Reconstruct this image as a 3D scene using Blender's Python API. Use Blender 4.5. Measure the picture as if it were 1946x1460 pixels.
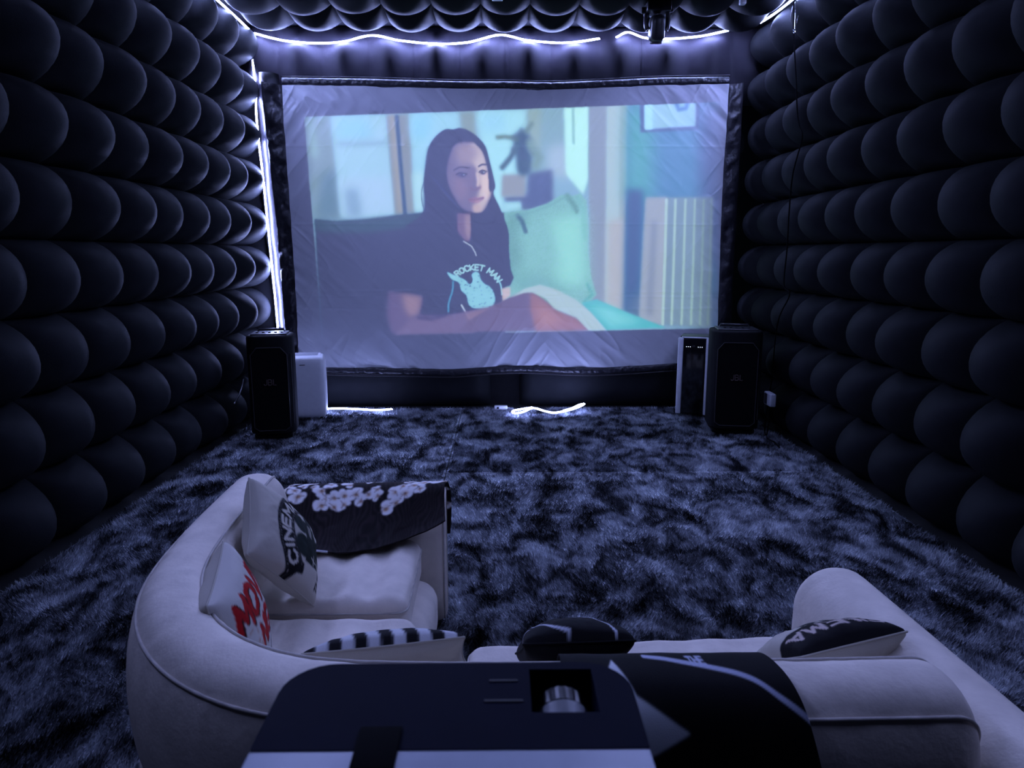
import bpy, bmesh, math, random
import numpy as np
from mathutils import Vector, Matrix

for o in list(bpy.data.objects):
    bpy.data.objects.remove(o, do_unlink=True)
S = bpy.context.scene
COL = S.collection
PI = math.pi
random.seed(4)
RNG = np.random.default_rng(11)

# ------------------------------------------------------------------ camera, world, exposure
EYE = 1.6                                   # eye height in metres
FPX = 1364.0                                # focal length in pixels of the 1946 px wide frame
PITCH = math.atan(250 / FPX)
YAW = math.atan(18 * math.cos(PITCH) / FPX)
cam = bpy.data.cameras.new('camera')
cam.sensor_width = 36.0
cam.lens = FPX / 1946 * 36.0
cam.clip_start = 0.05
cam.dof.use_dof = True
cam.dof.focus_distance = 4.5
cam.dof.aperture_fstop = 9.0
camo = bpy.data.objects.new('camera', cam)
COL.objects.link(camo)
camo.location = (0, 0, EYE)
camo.rotation_euler = (PI / 2 - PITCH, 0, -YAW)
S.camera = camo

W = bpy.data.worlds.new('night')
S.world = W
W.use_nodes = True
W.node_tree.nodes['Background'].inputs[0].default_value = (0.3, 0.34, 0.6, 1)
W.node_tree.nodes['Background'].inputs[1].default_value = 0.0

S.view_settings.view_transform = 'Standard'
S.view_settings.look = 'None'
S.view_settings.exposure = 0.0
S.view_settings.gamma = 1.0
S.view_settings.use_curve_mapping = False

S.cycles.max_bounces = 5
S.cycles.diffuse_bounces = 3
S.cycles.glossy_bounces = 3

LED_COLOR = (0.355, 0.43, 1.0)
LED_POWER = 430.0                            # radiance of the LED chips
PICTURE_GAIN = 1.0

# room (metres): the camera stands at x = 0, y = 0
XL, XR = -2.62, 2.68                        # seam planes of the side walls
YB = 7.52                                   # seam plane of the screen wall
YF = -0.85                                  # side walls end behind the camera
ZC = 3.76                                   # ceiling seam plane
ROW = ZC / 9
COLW = 0.47

# ------------------------------------------------------------------ helpers: camera maths for reading sizes off the frame
_fw = np.array([math.sin(YAW) * math.cos(PITCH), math.cos(YAW) * math.cos(PITCH), -math.sin(PITCH)])
_rt = np.array([math.cos(YAW), -math.sin(YAW), 0.0])
_up = np.cross(_rt, _fw)


def measure(P):
    """frame position of world points (used once, to lay the film picture out on the screen cloth)"""
    v = np.asarray(P, float) - np.array([0, 0, EYE])
    d = v @ _fw
    return 973 + FPX * (v @ _rt) / d, 730 - FPX * (v @ _up) / d


# ------------------------------------------------------------------ helpers: objects
def tag(o, label=None, cat=None, group=None, kind=None):
    if label: o['label'] = label
    if cat: o['category'] = cat
    if group: o['group'] = group
    if kind: o['kind'] = kind
    return o


def empty(name, loc=(0, 0, 0), rz=0.0):
    o = bpy.data.objects.new(name, None)
    o.empty_display_size = 0.1
    COL.objects.link(o)
    o.location = loc
    o.rotation_euler = (0, 0, rz)
    return o


def link(name, me, mat=None, parent=None):
    o = bpy.data.objects.new(name, me)
    COL.objects.link(o)
    if mat is not None and len(me.materials) == 0:
        me.materials.append(mat)
    if parent is not None:
        o.parent = parent
    return o


def mesh(name, V, Fs, mat=None, parent=None, smooth=True):
    me = bpy.data.meshes.new(name)
    me.from_pydata([tuple(map(float, v)) for v in V], [], [tuple(int(i) for i in f) for f in Fs])
    me.update()
    if smooth:
        me.polygons.foreach_set('use_smooth', [True] * len(me.polygons))
    return link(name, me, mat, parent)


def fast_mesh(name, V, F, mat=None, parent=None, smooth=True):
    """V (n,3) and F (m,k) numpy arrays, all faces with k corners"""
    V = np.ascontiguousarray(V, np.float32)
    F = np.ascontiguousarray(F, np.int32)
    me = bpy.data.meshes.new(name)
    me.vertices.add(len(V))
    me.vertices.foreach_set('co', V.ravel())
    k = F.shape[1]
    me.loops.add(F.size)
    me.loops.foreach_set('vertex_index', F.ravel())
    me.polygons.add(len(F))
    me.polygons.foreach_set('loop_start', np.arange(0, F.size, k, dtype=np.int32))
    me.polygons.foreach_set('use_smooth', np.full(len(F), smooth, bool))
    me.update(calc_edges=True)
    return link(name, me, mat, parent)


def grid_faces(nu, nv, closed_u=False, closed_v=False, off=0):
    iu = np.arange(nu if closed_u else nu - 1)
    iv = np.arange(nv if closed_v else nv - 1)
    A, B = np.meshgrid(iu, iv, indexing='ij')
    A = A.ravel(); B = B.ravel()
    A1 = (A + 1) % nu; B1 = (B + 1) % nv
    return np.stack([A * nv + B, A1 * nv + B, A1 * nv + B1, A * nv + B1], 1) + off


def color_attr(o, C, name='paint'):
    me = o.data
    a = me.color_attributes.new(name, 'FLOAT_COLOR', 'POINT')
    C = np.asarray(C, np.float32)
    if C.shape[1] == 3:
        C = np.concatenate([C, np.ones((len(C), 1), np.float32)], 1)
    a.data.foreach_set('color', np.ascontiguousarray(C, np.float32).ravel())


def bm_obj(name, bm, mat=None, parent=None, smooth=False):
    me = bpy.data.meshes.new(name)
    bm.normal_update()
    bm.to_mesh(me)
    bm.free()
    if smooth:
        me.polygons.foreach_set('use_smooth', [True] * len(me.polygons))
    return link(name, me, mat, parent)


def box(name, c, s, mat=None, parent=None, bevel=0.0, seg=3, rot=None, smooth=None):
    bm = bmesh.new()
    bmesh.ops.create_cube(bm, size=1.0)
    bmesh.ops.scale(bm, vec=s, verts=bm.verts)
    if bevel > 0:
        bmesh.ops.bevel(bm, geom=list(bm.edges) + list(bm.verts), offset=bevel, segments=seg, profile=0.5, affect='EDGES')
    if rot is not None:
        bmesh.ops.rotate(bm, cent=(0, 0, 0), matrix=rot, verts=bm.verts)
    bmesh.ops.translate(bm, vec=c, verts=bm.verts)
    return bm_obj(name, bm, mat, parent, smooth=(bevel > 0) if smooth is None else smooth)


def tube_arrays(pts, r, n=8, cap=True, closed=False):
    P = np.asarray(pts, float)
    m = len(P)
    T = np.gradient(P, axis=0)
    if closed:
        T = np.roll(P, -1, 0) - np.roll(P, 1, 0)
    T /= np.linalg.norm(T, axis=1)[:, None] + 1e-12
    ref = np.array([0.0, 0.0, 1.0]) if abs(T[0][2]) < 0.9 else np.array([1.0, 0, 0])
    N = np.zeros_like(P)
    a = ref - T[0] * (ref @ T[0]); a /= np.linalg.norm(a)
    for i in range(m):
        a = a - T[i] * (a @ T[i]); a /= np.linalg.norm(a) + 1e-12
        N[i] = a
    Bn = np.cross(T, N)
    R = np.full(m, r) if np.isscalar(r) else np.asarray(r, float)
    th = np.arange(n) * 2 * PI / n
    V = P[:, None, :] + R[:, None, None] * (np.cos(th)[None, :, None] * N[:, None, :] + np.sin(th)[None, :, None] * Bn[:, None, :])
    F = [tuple(f) for f in grid_faces(m, n, closed_u=closed, closed_v=True)]
    if cap and not closed:
        F.append(tuple(range(n - 1, -1, -1)))
        F.append(tuple((m - 1) * n + i for i in range(n)))
    return V.reshape(-1, 3), F


def tube(name, pts, r, mat=None, parent=None, n=8, closed=False):
    V, F = tube_arrays(pts, r, n, closed=closed)
    return mesh(name, V, F, mat, parent)


def catmull(pts, n=12, closed=False):
    P = np.asarray(pts, float)
    if closed:
        Q = np.concatenate([P[-1:], P, P[:2]])
    else:
        Q = np.concatenate([2 * P[:1] - P[1:2], P, 2 * P[-1:] - P[-2:-1]])
    out = []
    t = np.linspace(0, 1, n, endpoint=False)[:, None]
    for i in range(1, len(Q) - 2):
        p0, p1, p2, p3 = Q[i - 1], Q[i], Q[i + 1], Q[i + 2]
        out.append(0.5 * ((2 * p1) + (-p0 + p2) * t + (2 * p0 - 5 * p1 + 4 * p2 - p3) * t ** 2 + (-p0 + 3 * p1 - 3 * p2 + p3) * t ** 3))
    out = np.concatenate(out)
    if not closed:
        out = np.concatenate([out, P[-1:]])
    return out


def rounded_block(half, r, n=14):
    """vertices and faces of a cube-sphere block with half sizes `half`, rounding r; cells gather at the edges"""
    half = np.asarray(half, float)
    r = np.minimum(np.asarray(r if not np.isscalar(r) else [r] * 3, float), half)
    g = np.linspace(-1, 1, n + 1)
    g = np.sign(g) * (1 - (1 - np.abs(g)) ** 1.6)
    V = []; F = []; off = 0
    for ax in range(3):
        for s in (-1, 1):
            A, B = np.meshgrid(g, g, indexing='ij')
            P = np.zeros((n + 1, n + 1, 3))
            P[..., ax] = s
            P[..., (ax + 1) % 3] = A
            P[..., (ax + 2) % 3] = B
            P = P.reshape(-1, 3)
            Q = P * half
            inner = np.clip(Q, -(half - r), half - r)
            d = (Q - inner) / r
            L = np.linalg.norm(d, axis=1)[:, None] + 1e-9
            V.append(inner + d / L * r)
            f = grid_faces(n + 1, n + 1, off=off)
            F.append(f if s > 0 else f[:, ::-1])
            off += (n + 1) ** 2
    V = np.concatenate(V); F = np.concatenate(F)
    key = np.round(V, 5)
    _, idx, inv = np.unique(key, axis=0, return_index=True, return_inverse=True)
    inv = np.asarray(inv).ravel()
    F2 = inv[F]
    ok = np.array([len(set(f)) == 4 for f in F2])
    return V[idx], F2[ok]


# ------------------------------------------------------------------ helpers: smooth value noise (numpy)
def vnoise(x, y, seed=0):
    xi = np.floor(x).astype(np.int64); yi = np.floor(y).astype(np.int64)
    fx = x - xi; fy = y - yi
    fx = fx * fx * (3 - 2 * fx); fy = fy * fy * (3 - 2 * fy)

    def h(a, b):
        n = (a * 374761393 + b * 668265263 + seed * 974634767) & 0x7fffffff
        n = ((n ^ (n >> 13)) * 1274126177) & 0x7fffffff
        return ((n ^ (n >> 16)) & 0xffff) / 65535.0
    return (h(xi, yi) * (1 - fx) + h(xi + 1, yi) * fx) * (1 - fy) + (h(xi, yi + 1) * (1 - fx) + h(xi + 1, yi + 1) * fx) * fy


def fbm(x, y, seed=0, octv=4):
    s = 0; a = 0.5
    for k in range(octv):
        s = s + a * vnoise(x * 2 ** k, y * 2 ** k, seed + k * 7)
        a *= 0.5
    return s / (1 - 0.5 ** octv)


# ------------------------------------------------------------------ helpers: a tiny painter for printed and projected pictures
def lin(c):
    c = np.asarray(c, float) / 255.0
    return np.where(c <= 0.04045, c / 12.92, ((c + 0.055) / 1.055) ** 2.4)


def gauss(A, s):
    if s <= 0: return A
    r = int(3 * s + 1)
    k = np.exp(-0.5 * (np.arange(-r, r + 1) / s) ** 2); k /= k.sum()
    Pd = np.pad(A, ((r, r), (0, 0)), mode='edge')
    out = np.zeros_like(A)
    for i, w in enumerate(k): out += w * Pd[i:i + A.shape[0]]
    Pd = np.pad(out, ((0, 0), (r, r)), mode='edge')
    out2 = np.zeros_like(A)
    for i, w in enumerate(k): out2 += w * Pd[:, i:i + A.shape[1]]
    return out2


class Canvas:
    """paints in 0..255 sRGB values over the rectangle x0..x1, y0..y1 with `s` cells per unit (y runs down)"""

    def __init__(self, x0, y0, x1, y1, s, bg):
        self.x0, self.y0, self.s = x0, y0, s
        self.w = int(round((x1 - x0) * s)); self.h = int(round((y1 - y0) * s))
        self.A = np.zeros((self.h, self.w, 3)) + np.asarray(bg, float)

    def grid(self):
        X, Y = np.meshgrid((np.arange(self.w) + .5) / self.s + self.x0, (np.arange(self.h) + .5) / self.s + self.y0)
        return X, Y

    def _put(self, M, color, i0, j0):
        h, w = M.shape
        sub = self.A[i0:i0 + h, j0:j0 + w]
        c = np.asarray(color, float)
        sub += M[..., None] * (c - sub)

    def poly(self, pts, color, blur=0.6, alpha=1.0, smooth=False, texture=None):
        P = np.asarray(catmull(pts, 8, True) if smooth else pts, float)
        P = (P - [self.x0, self.y0]) * self.s
        b = blur * self.s
        m = int(3 * b + 2)
        j0 = max(0, int(P[:, 0].min()) - m); j1 = min(self.w, int(P[:, 0].max()) + m + 1)
        i0 = max(0, int(P[:, 1].min()) - m); i1 = min(self.h, int(P[:, 1].max()) + m + 1)
        if j1 <= j0 or i1 <= i0: return
        X = np.arange(j0, j1) + .5
        M = np.zeros((i1 - i0, j1 - j0))
        for sub in (0.25, 0.75):
            Y = (np.arange(i0, i1) + sub)[:, None]
            ins = np.zeros(M.shape, bool)
            n = len(P)
            for k in range(n):
                xa, ya = P[k]; xb, yb = P[(k + 1) % n]
                if ya == yb: continue
                cond = (ya > Y) != (yb > Y)
                xs = (xb - xa) * (Y - ya) / (yb - ya) + xa
                ins ^= cond & (X[None, :] < xs)
            M += ins * 0.5
        M = gauss(M, b) * alpha
        self._put(M, color, i0, j0)

    def stroke(self, pts, width, color, blur=0.5, alpha=1.0, smooth=False):
        P = np.asarray(catmull(pts, 8) if smooth else pts, float)
        Q = (P - [self.x0, self.y0]) * self.s
        hw = width * self.s / 2; b = max(blur * self.s, .35)
        m = int(hw + 3 * b + 2)
        j0 = max(0, int(Q[:, 0].min()) - m); j1 = min(self.w, int(Q[:, 0].max()) + m + 1)
        i0 = max(0, int(Q[:, 1].min()) - m); i1 = min(self.h, int(Q[:, 1].max()) + m + 1)
        if j1 <= j0 or i1 <= i0: return
        X, Y = np.meshgrid(np.arange(j0, j1) + .5, np.arange(i0, i1) + .5)
        D = np.full(X.shape, 1e9)
        for k in range(len(Q) - 1):
            a = Q[k]; d = Q[k + 1] - a
            L = d @ d + 1e-12
            t = np.clip(((X - a[0]) * d[0] + (Y - a[1]) * d[1]) / L, 0, 1)
            D = np.minimum(D, np.hypot(X - a[0] - t * d[0], Y - a[1] - t * d[1]))
        M = np.clip((hw - D) / (2 * b) + 0.5, 0, 1) * alpha
        self._put(M, color, i0, j0)

    def ellipse(self, cx, cy, rx, ry, color, blur=0.6, alpha=1.0, ang=0.0):
        t = np.linspace(0, 2 * PI, 40, endpoint=False)
        x = rx * np.cos(t); y = ry * np.sin(t)
        self.poly(np.stack([cx + x * math.cos(ang) - y * math.sin(ang), cy + x * math.sin(ang) + y * math.cos(ang)], 1), color, blur, alpha)

    def sample(self, x, y):
        u = np.clip((np.asarray(x) - self.x0) * self.s - .5, 0, self.w - 1.001)
        v = np.clip((np.asarray(y) - self.y0) * self.s - .5, 0, self.h - 1.001)
        i = v.astype(int); j = u.astype(int)
        fv = (v - i)[..., None]; fu = (u - j)[..., None]
        A = self.A
        return (A[i, j] * (1 - fu) + A[i, j + 1] * fu) * (1 - fv) + (A[i + 1, j] * (1 - fu) + A[i + 1, j + 1] * fu) * fv


def arc(cx, cy, rx, ry, a0, a1, n=12):
    t = np.radians(np.linspace(a0, a1, n))
    return [(cx + rx * math.cos(q), cy - ry * math.sin(q)) for q in t]


# stroke letters in a unit box, x right 0..w, y up 0..1
GLYPH = {
    'A': (.8, [[(0, 0), (.4, 1), (.8, 0)], [(.15, .35), (.65, .35)]]),
    'B': (.65, [[(0, 0), (0, 1), (.4, 1), (.58, .88), (.58, .65), (.4, .53), (0, .53)], [(.4, .53), (.62, .4), (.62, .12), (.42, 0), (0, 0)]]),
    'C': (.7, [[(.68, .82), (.5, 1), (.2, 1), (0, .78), (0, .22), (.2, 0), (.5, 0), (.68, .18)]]),
    'E': (.6, [[(.6, 1), (0, 1), (0, 0), (.6, 0)], [(0, .52), (.5, .52)]]),
    'G': (.7, [[(.68, .82), (.5, 1), (.2, 1), (0, .78), (0, .22), (.2, 0), (.5, 0), (.68, .18), (.68, .45), (.4, .45)]]),
    'H': (.65, [[(0, 0), (0, 1)], [(.65, 0), (.65, 1)], [(0, .52), (.65, .52)]]),
    'I': (.12, [[(.06, 0), (.06, 1)]]),
    'J': (.5, [[(.5, 1), (.5, .2), (.35, 0), (.12, 0), (0, .2)]]),
    'K': (.65, [[(0, 0), (0, 1)], [(.62, 1), (.05, .45), (.65, 0)]]),
    'L': (.5, [[(0, 1), (0, 0), (.5, 0)]]),
    'M': (.9, [[(0, 0), (.08, 1), (.45, .3), (.82, 1), (.9, 0)]]),
    'N': (.7, [[(0, 0), (0, 1), (.7, 0), (.7, 1)]]),
    'O': (.75, [[(.37, 1), (.1, .88), (0, .5), (.1, .12), (.37, 0), (.65, .12), (.75, .5), (.65, .88), (.37, 1)]]),
    'R': (.65, [[(0, 0), (0, 1), (.42, 1), (.6, .88), (.6, .62), (.42, .5), (0, .5)], [(.35, .5), (.65, 0)]]),
    'T': (.7, [[(0, 1), (.7, 1)], [(.35, 1), (.35, 0)]]),
    'V': (.75, [[(0, 1), (.37, 0), (.75, 1)]]),
    'S': (.6, [[(.58, .85), (.4, 1), (.18, 1), (.02, .82), (.1, .6), (.5, .42), (.6, .2), (.42, 0), (.18, 0), (0, .15)]]),
    ' ': (.35, []),
}


def text_layout(txt, h, gap=.18):
    """list of polylines for the text with cap height h; origin at the left of the base line, y up; returns lines, width"""
    x = 0; out = []
    for ch in txt:
        w, st = GLYPH[ch]
        for s in st:
            out.append([((x + px) * h, py * h) for px, py in s])
        x += w + gap
    return out, (x - gap) * h


# ------------------------------------------------------------------ materials
def new_mat(name):
    m = bpy.data.materials.new(name)
    m.use_nodes = True
    nt = m.node_tree
    b = nt.nodes['Principled BSDF']
    return m, nt, b


def setp(b, **k):
    for n, v in k.items():
        n = n.replace('_', ' ')
        if n in b.inputs:
            b.inputs[n].default_value = v


def node(nt, t, **k):
    n = nt.nodes.new(t)
    for a, v in k.items():
        setattr(n, a, v)
    return n


def plain(name, col, rough=0.5, noise=0.15, scale=30, bump=0.0, bscale=200, metal=0.0, spec=0.5, **extra):
    m, nt, b = new_mat(name)
    setp(b, Roughness=rough, Metallic=metal, Specular_IOR_Level=spec, **extra)
    tc = node(nt, 'ShaderNodeTexCoord')
    nz = node(nt, 'ShaderNodeTexNoise'); nz.inputs['Scale'].default_value = scale; nz.inputs['Detail'].default_value = 4
    nt.links.new(tc.outputs['Object'], nz.inputs['Vector'])
    r = node(nt, 'ShaderNodeValToRGB')
    c = np.array(col)
    r.color_ramp.elements[0].position = .3; r.color_ramp.elements[1].position = .7
    r.color_ramp.elements[0].color = (*(c * (1 - noise)), 1); r.color_ramp.elements[1].color = (*np.minimum(c * (1 + noise), 1), 1)
    nt.links.new(nz.outputs['Fac'], r.inputs['Fac'])
    nt.links.new(r.outputs['Color'], b.inputs['Base Color'])
    if bump > 0:
        n2 = node(nt, 'ShaderNodeTexNoise'); n2.inputs['Scale'].default_value = bscale; n2.inputs['Detail'].default_value = 3
        nt.links.new(tc.outputs['Object'], n2.inputs['Vector'])
        bp = node(nt, 'ShaderNodeBump'); bp.inputs['Strength'].default_value = bump; bp.inputs['Distance'].default_value = .01
        nt.links.new(n2.outputs['Fac'], bp.inputs['Height'])
        nt.links.new(bp.outputs['Normal'], b.inputs['Normal'])
    return m


def painted(name, rough=0.85, bump=0.15, bscale=400, spec=0.2, emit=False, base=(.56, .57, .60)):
    """colour read from the print stored on the vertices"""
    m, nt, b = new_mat(name)
    setp(b, Roughness=rough, Specular_IOR_Level=spec)
    at = node(nt, 'ShaderNodeVertexColor'); at.layer_name = 'paint'
    tc = node(nt, 'ShaderNodeTexCoord')
    nz = node(nt, 'ShaderNodeTexNoise'); nz.inputs['Scale'].default_value = bscale
    nt.links.new(tc.outputs['Object'], nz.inputs['Vector'])
    bp = node(nt, 'ShaderNodeBump'); bp.inputs['Strength'].default_value = bump; bp.inputs['Distance'].default_value = .004
    nt.links.new(nz.outputs['Fac'], bp.inputs['Height'])
    nt.links.new(bp.outputs['Normal'], b.inputs['Normal'])
    if emit:
        b.inputs['Base Color'].default_value = (*base, 1)
        nt.links.new(at.outputs['Color'], b.inputs['Emission Color'])
        b.inputs['Emission Strength'].default_value = PICTURE_GAIN
    else:
        nt.links.new(at.outputs['Color'], b.inputs['Base Color'])
    return m


def glow(name, col, strength):
    m, nt, b = new_mat(name)
    setp(b, Roughness=.4)
    b.inputs['Base Color'].default_value = (.8, .8, .8, 1)
    b.inputs['Emission Color'].default_value = (*col, 1)
    b.inputs['Emission Strength'].default_value = strength
    return m


def make_carpet():
    m, nt, b = new_mat('shag_carpet')
    setp(b, Roughness=.95, Specular_IOR_Level=.08)
    g = node(nt, 'ShaderNodeNewGeometry')
    mp = node(nt, 'ShaderNodeMapping'); mp.inputs['Scale'].default_value = (1.2, 0.8, 0.2)
    nt.links.new(g.outputs['Position'], mp.inputs['Vector'])
    n1 = node(nt, 'ShaderNodeTexNoise'); n1.inputs['Scale'].default_value = 4.0; n1.inputs['Detail'].default_value = 9
    n1.inputs['Roughness'].default_value = .74; n1.inputs['Distortion'].default_value = .55
    nt.links.new(mp.outputs['Vector'], n1.inputs['Vector'])
    r = node(nt, 'ShaderNodeValToRGB')
    e = r.color_ramp.elements
    e[0].position = .39; e[0].color = (.012, .013, .017, 1)
    e[1].position = .63; e[1].color = (.60, .64, .69, 1)
    k = e.new(.45); k.color = (.055, .06, .07, 1)
    k = e.new(.525); k.color = (.28, .30, .34, 1)
    nt.links.new(n1.outputs['Fac'], r.inputs['Fac'])
    nt.links.new(r.outputs['Color'], b.inputs['Base Color'])
    return m


M = {}
M['bulge'] = plain('black_inflated_fabric', (.014, .015, .017), rough=.72, noise=.12, scale=9, bump=.10, bscale=160, spec=.10)
M['topwall'] = plain('black_back_wall_fabric', (.026, .024, .032), rough=.6, noise=.10, scale=9, bump=.08, bscale=120, spec=.12)
M['ring_grey'] = plain('grey_lens_ring', (.16, .165, .19), rough=.45)
M['wallbase'] = plain('black_wall_fabric', (.012, .012, .014), rough=.8, spec=.1)
M['vinyl'] = plain('black_shiny_vinyl', (.035, .034, .042), rough=.38, bump=.25, bscale=35, spec=.6)
M['cloth_black'] = plain('black_border_cloth', (.016, .015, .02), rough=.42, bump=.55, bscale=38, spec=.5)
M['carpet'] = make_carpet()
M['floor'] = plain('dark_ground_sheet', (.006, .006, .007), rough=.9)
M['screen'] = painted('projection_cloth', rough=.75, bump=.05, bscale=900, emit=True)
M['screen'].cycles.emission_sampling = 'NONE'
M['flock'] = plain('beige_flocked_vinyl', (.80, .73, .65), rough=.8, noise=.10, scale=11, bump=.12, bscale=70, spec=.2)
M['seam'] = plain('beige_seam', (.55, .51, .47), rough=.7)
M['print'] = painted('printed_cotton')
M['blacktex'] = plain('speaker_black', (.005, .005, .006), rough=.7, bump=.2, bscale=400, spec=.12)
M['grille'] = plain('speaker_grille', (.004, .004, .005), rough=.8, bump=.6, bscale=700, spec=.08)
M['trim'] = plain('dark_trim', (.03, .027, .03), rough=.5, spec=.3)
M['logo'] = plain('dull_orange_logo', (.09, .06, .055), rough=.5)
M['white_plastic'] = plain('white_plastic', (.80, .81, .84), rough=.35, noise=.03)
M['white_dull'] = plain('grey_white_plastic', (.45, .46, .50), rough=.45, noise=.05)
M['gloss_black'] = plain('glossy_black_panel', (.006, .006, .008), rough=.10, noise=.02, spec=.6)
M['silver'] = plain('silver_plastic', (.72, .73, .78), rough=.38, noise=.03, metal=.0)
M['dark_plastic'] = plain('dark_plastic', (.015, .015, .018), rough=.35, spec=.5)
M['navy'] = plain('navy_projector_shell', (.003, .004, .016), rough=.7, noise=.06, bump=.05, bscale=600, spec=.06)
M['proj_white'] = plain('white_projector_shell', (.52, .56, .66), rough=.4, noise=.04)
M['tape'] = plain('black_tape', (.004, .004, .005), rough=.85, spec=.05)
M['cable'] = plain('black_cable', (.003, .003, .004), rough=.8, spec=.04)
M['metal'] = plain('steel', (.5, .5, .52), rough=.25, metal=1.0)
M['led'] = glow('led_chip_light', LED_COLOR, LED_POWER)
M['led_side'] = glow('side_led_chip_light', LED_COLOR, LED_POWER * .82)
M['led_floor'] = glow('dim_led_chip_light', LED_COLOR, 95.0)
M['led_base'] = plain('white_strip_backing', (.6, .6, .65), rough=.4)
M['indicator'] = glow('indicator_light', (.8, .88, 1.0), 1.2)


# ================================================================== THE ROOM
def struct(name, V, F, mat):
    return tag(mesh(name, V, F, mat, smooth=False), kind='structure')


def slab(name, lo, hi, mat):
    x0, y0, z0 = lo; x1, y1, z1 = hi
    V = [(x0, y0, z0), (x1, y0, z0), (x1, y1, z0), (x0, y1, z0), (x0, y0, z1), (x1, y0, z1), (x1, y1, z1), (x0, y1, z1)]
    F = [(0, 3, 2, 1), (4, 5, 6, 7), (0, 1, 5, 4), (1, 2, 6, 5), (2, 3, 7, 6), (3, 0, 4, 7)]
    return struct(name, V, F, mat)


floor = slab('floor', (XL - .1, YF, -.06), (XR + .1, YB + .1, 0), M['floor'])
wall_left = slab('wall_left', (XL - .1, YF, 0), (XL, YB + .1, ZC), M['wallbase'])
wall_right = slab('wall_right', (XR, YF, 0), (XR + .1, YB + .1, ZC), M['wallbase'])
wall_back = slab('wall_back', (XL, YB, 0), (XR, YB + .1, ZC), M['wallbase'])
wall_rear = slab('wall_rear', (XL - .1, YF - .1, -.06), (XR + .1, YF, ZC + .1), M['wallbase'])
ceiling = slab('ceiling', (XL - .1, YF, ZC), (XR + .1, YB + .1, ZC + .1), M['wallbase'])
tag(floor, 'dark ground sheet under the shag rugs')
tag(wall_left, 'black inflated wall of rounded bulges left of the screen')
tag(wall_right, 'black inflated wall of rounded bulges right of the screen')
tag(wall_back, 'black inflated wall behind the projection screen')
tag(wall_rear, 'black wall behind the viewer')
tag(ceiling, 'black inflated ceiling of rounded bulges')


def bulge_mesh(name, hu, hv, A, axis_u, axis_v, axis_n, n=16, p=2.0, q=.5, soft=.0, smooth=False, mat='bulge'):
    g = np.sin(np.linspace(-1, 1, n + 1) * PI / 2)
    U, Vv = np.meshgrid(g, g, indexing='ij')
    H = A * (1 - np.abs(Vv) ** p).clip(0) ** q * (soft + (1 - soft) * ((1 - U ** 2) ** 2 if smooth else (1 - np.abs(U) ** p).clip(0) ** q))
    P = (U * hu)[..., None] * np.array(axis_u) + (Vv * hv)[..., None] * np.array(axis_v) + H[..., None] * np.array(axis_n)
    me = bpy.data.meshes.new(name)
    F = grid_faces(n + 1, n + 1)
    if np.dot(np.cross(axis_u, axis_v), axis_n) < 0:
        F = F[:, ::-1]
    me.from_pydata([tuple(v) for v in P.reshape(-1, 3)], [], [tuple(int(i) for i in f) for f in F])
    me.polygons.foreach_set('use_smooth', [True] * len(me.polygons))
    me.materials.append(M[mat])
    return me


BUL = .295
me_l = bulge_mesh('bulge_panel_left', COLW / 2, ROW / 2, BUL, (0, 1, 0), (0, 0, 1), (1, 0, 0), soft=.06)
me_r = bulge_mesh('bulge_panel_right', COLW / 2, ROW / 2, BUL, (0, 1, 0), (0, 0, 1), (-1, 0, 0), soft=.06)
CX0, CX1, CY1 = -2.36, 2.42, 7.30
CWX = (CX1 - CX0) / 11
me_c = bulge_mesh('bulge_panel_ceiling', CWX / 2, COLW / 2, .155, (1, 0, 0), (0, 1, 0), (0, 0, -1))
BWX = (XR - XL) / 12
me_b = bulge_mesh('bulge_panel_back', BWX / 2, .36, .20, (1, 0, 0), (0, 0, 1), (0, -1, 0), n=20, soft=.55, smooth=True, mat='topwall')


def panel(me, parent, loc, sc=(1, 1, 1)):
    o = bpy.data.objects.new('bulge_panel', me)
    COL.objects.link(o)
    o.location = loc
    o.scale = sc
    o.parent = parent


for i in range(17):
    for j in range(9):
        y = YB - COLW * (i + .5); z = ROW * (j + .5)
        d = random.uniform(.93, 1.06)
        panel(me_l, wall_left, (XL, y, z), (d, 1, 1))
        d = random.uniform(.93, 1.06)
        panel(me_r, wall_right, (XR, y, z), (d, 1, 1))
for i in range(11):
    for j in range(7):
        panel(me_c, ceiling, (CX0 + CWX * (i + .5), CY1 - COLW * (j + .5), ZC), (1, 1, random.uniform(.94, 1.05)))
for i in range(12):
    panel(me_b, wall_back, (XL + BWX * (i + .5), YB, ZC - .36), (1, random.uniform(.95, 1.05), 1))
# two broad bulges under the screen with an open gap between them
for x0, x1 in ((-1.98, -.13), (.18, 2.3)):
    n = 40
    hx = (x1 - x0) / 2
    gu = np.sin(np.linspace(-1, 1, n + 1) * PI / 2); gv = np.sin(np.linspace(-1, 1, 21) * PI / 2)
    U, Vv = np.meshgrid(gu, gv, indexing='ij')
    e = np.clip((1 - np.abs(U)) * hx / .17, 0, 1)
    H = .24 * np.sqrt(np.clip(1 - (1 - e) ** 2, 0, 1)) * (1 - np.abs(Vv) ** 3.2).clip(0) ** .5
    H = H + .006 * np.sin(60 * Vv + 6 * U) * np.exp(-((1 - np.abs(U)) * hx / .09) ** 2) * (e > .15)
    P = np.stack([(x0 + x1) / 2 + U * hx, YB - H, .42 + Vv * .42], -1)
    o = fast_mesh('bulge_panel', P.reshape(-1, 3), grid_faces(n + 1, 21), M['bulge'], wall_back)

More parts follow.
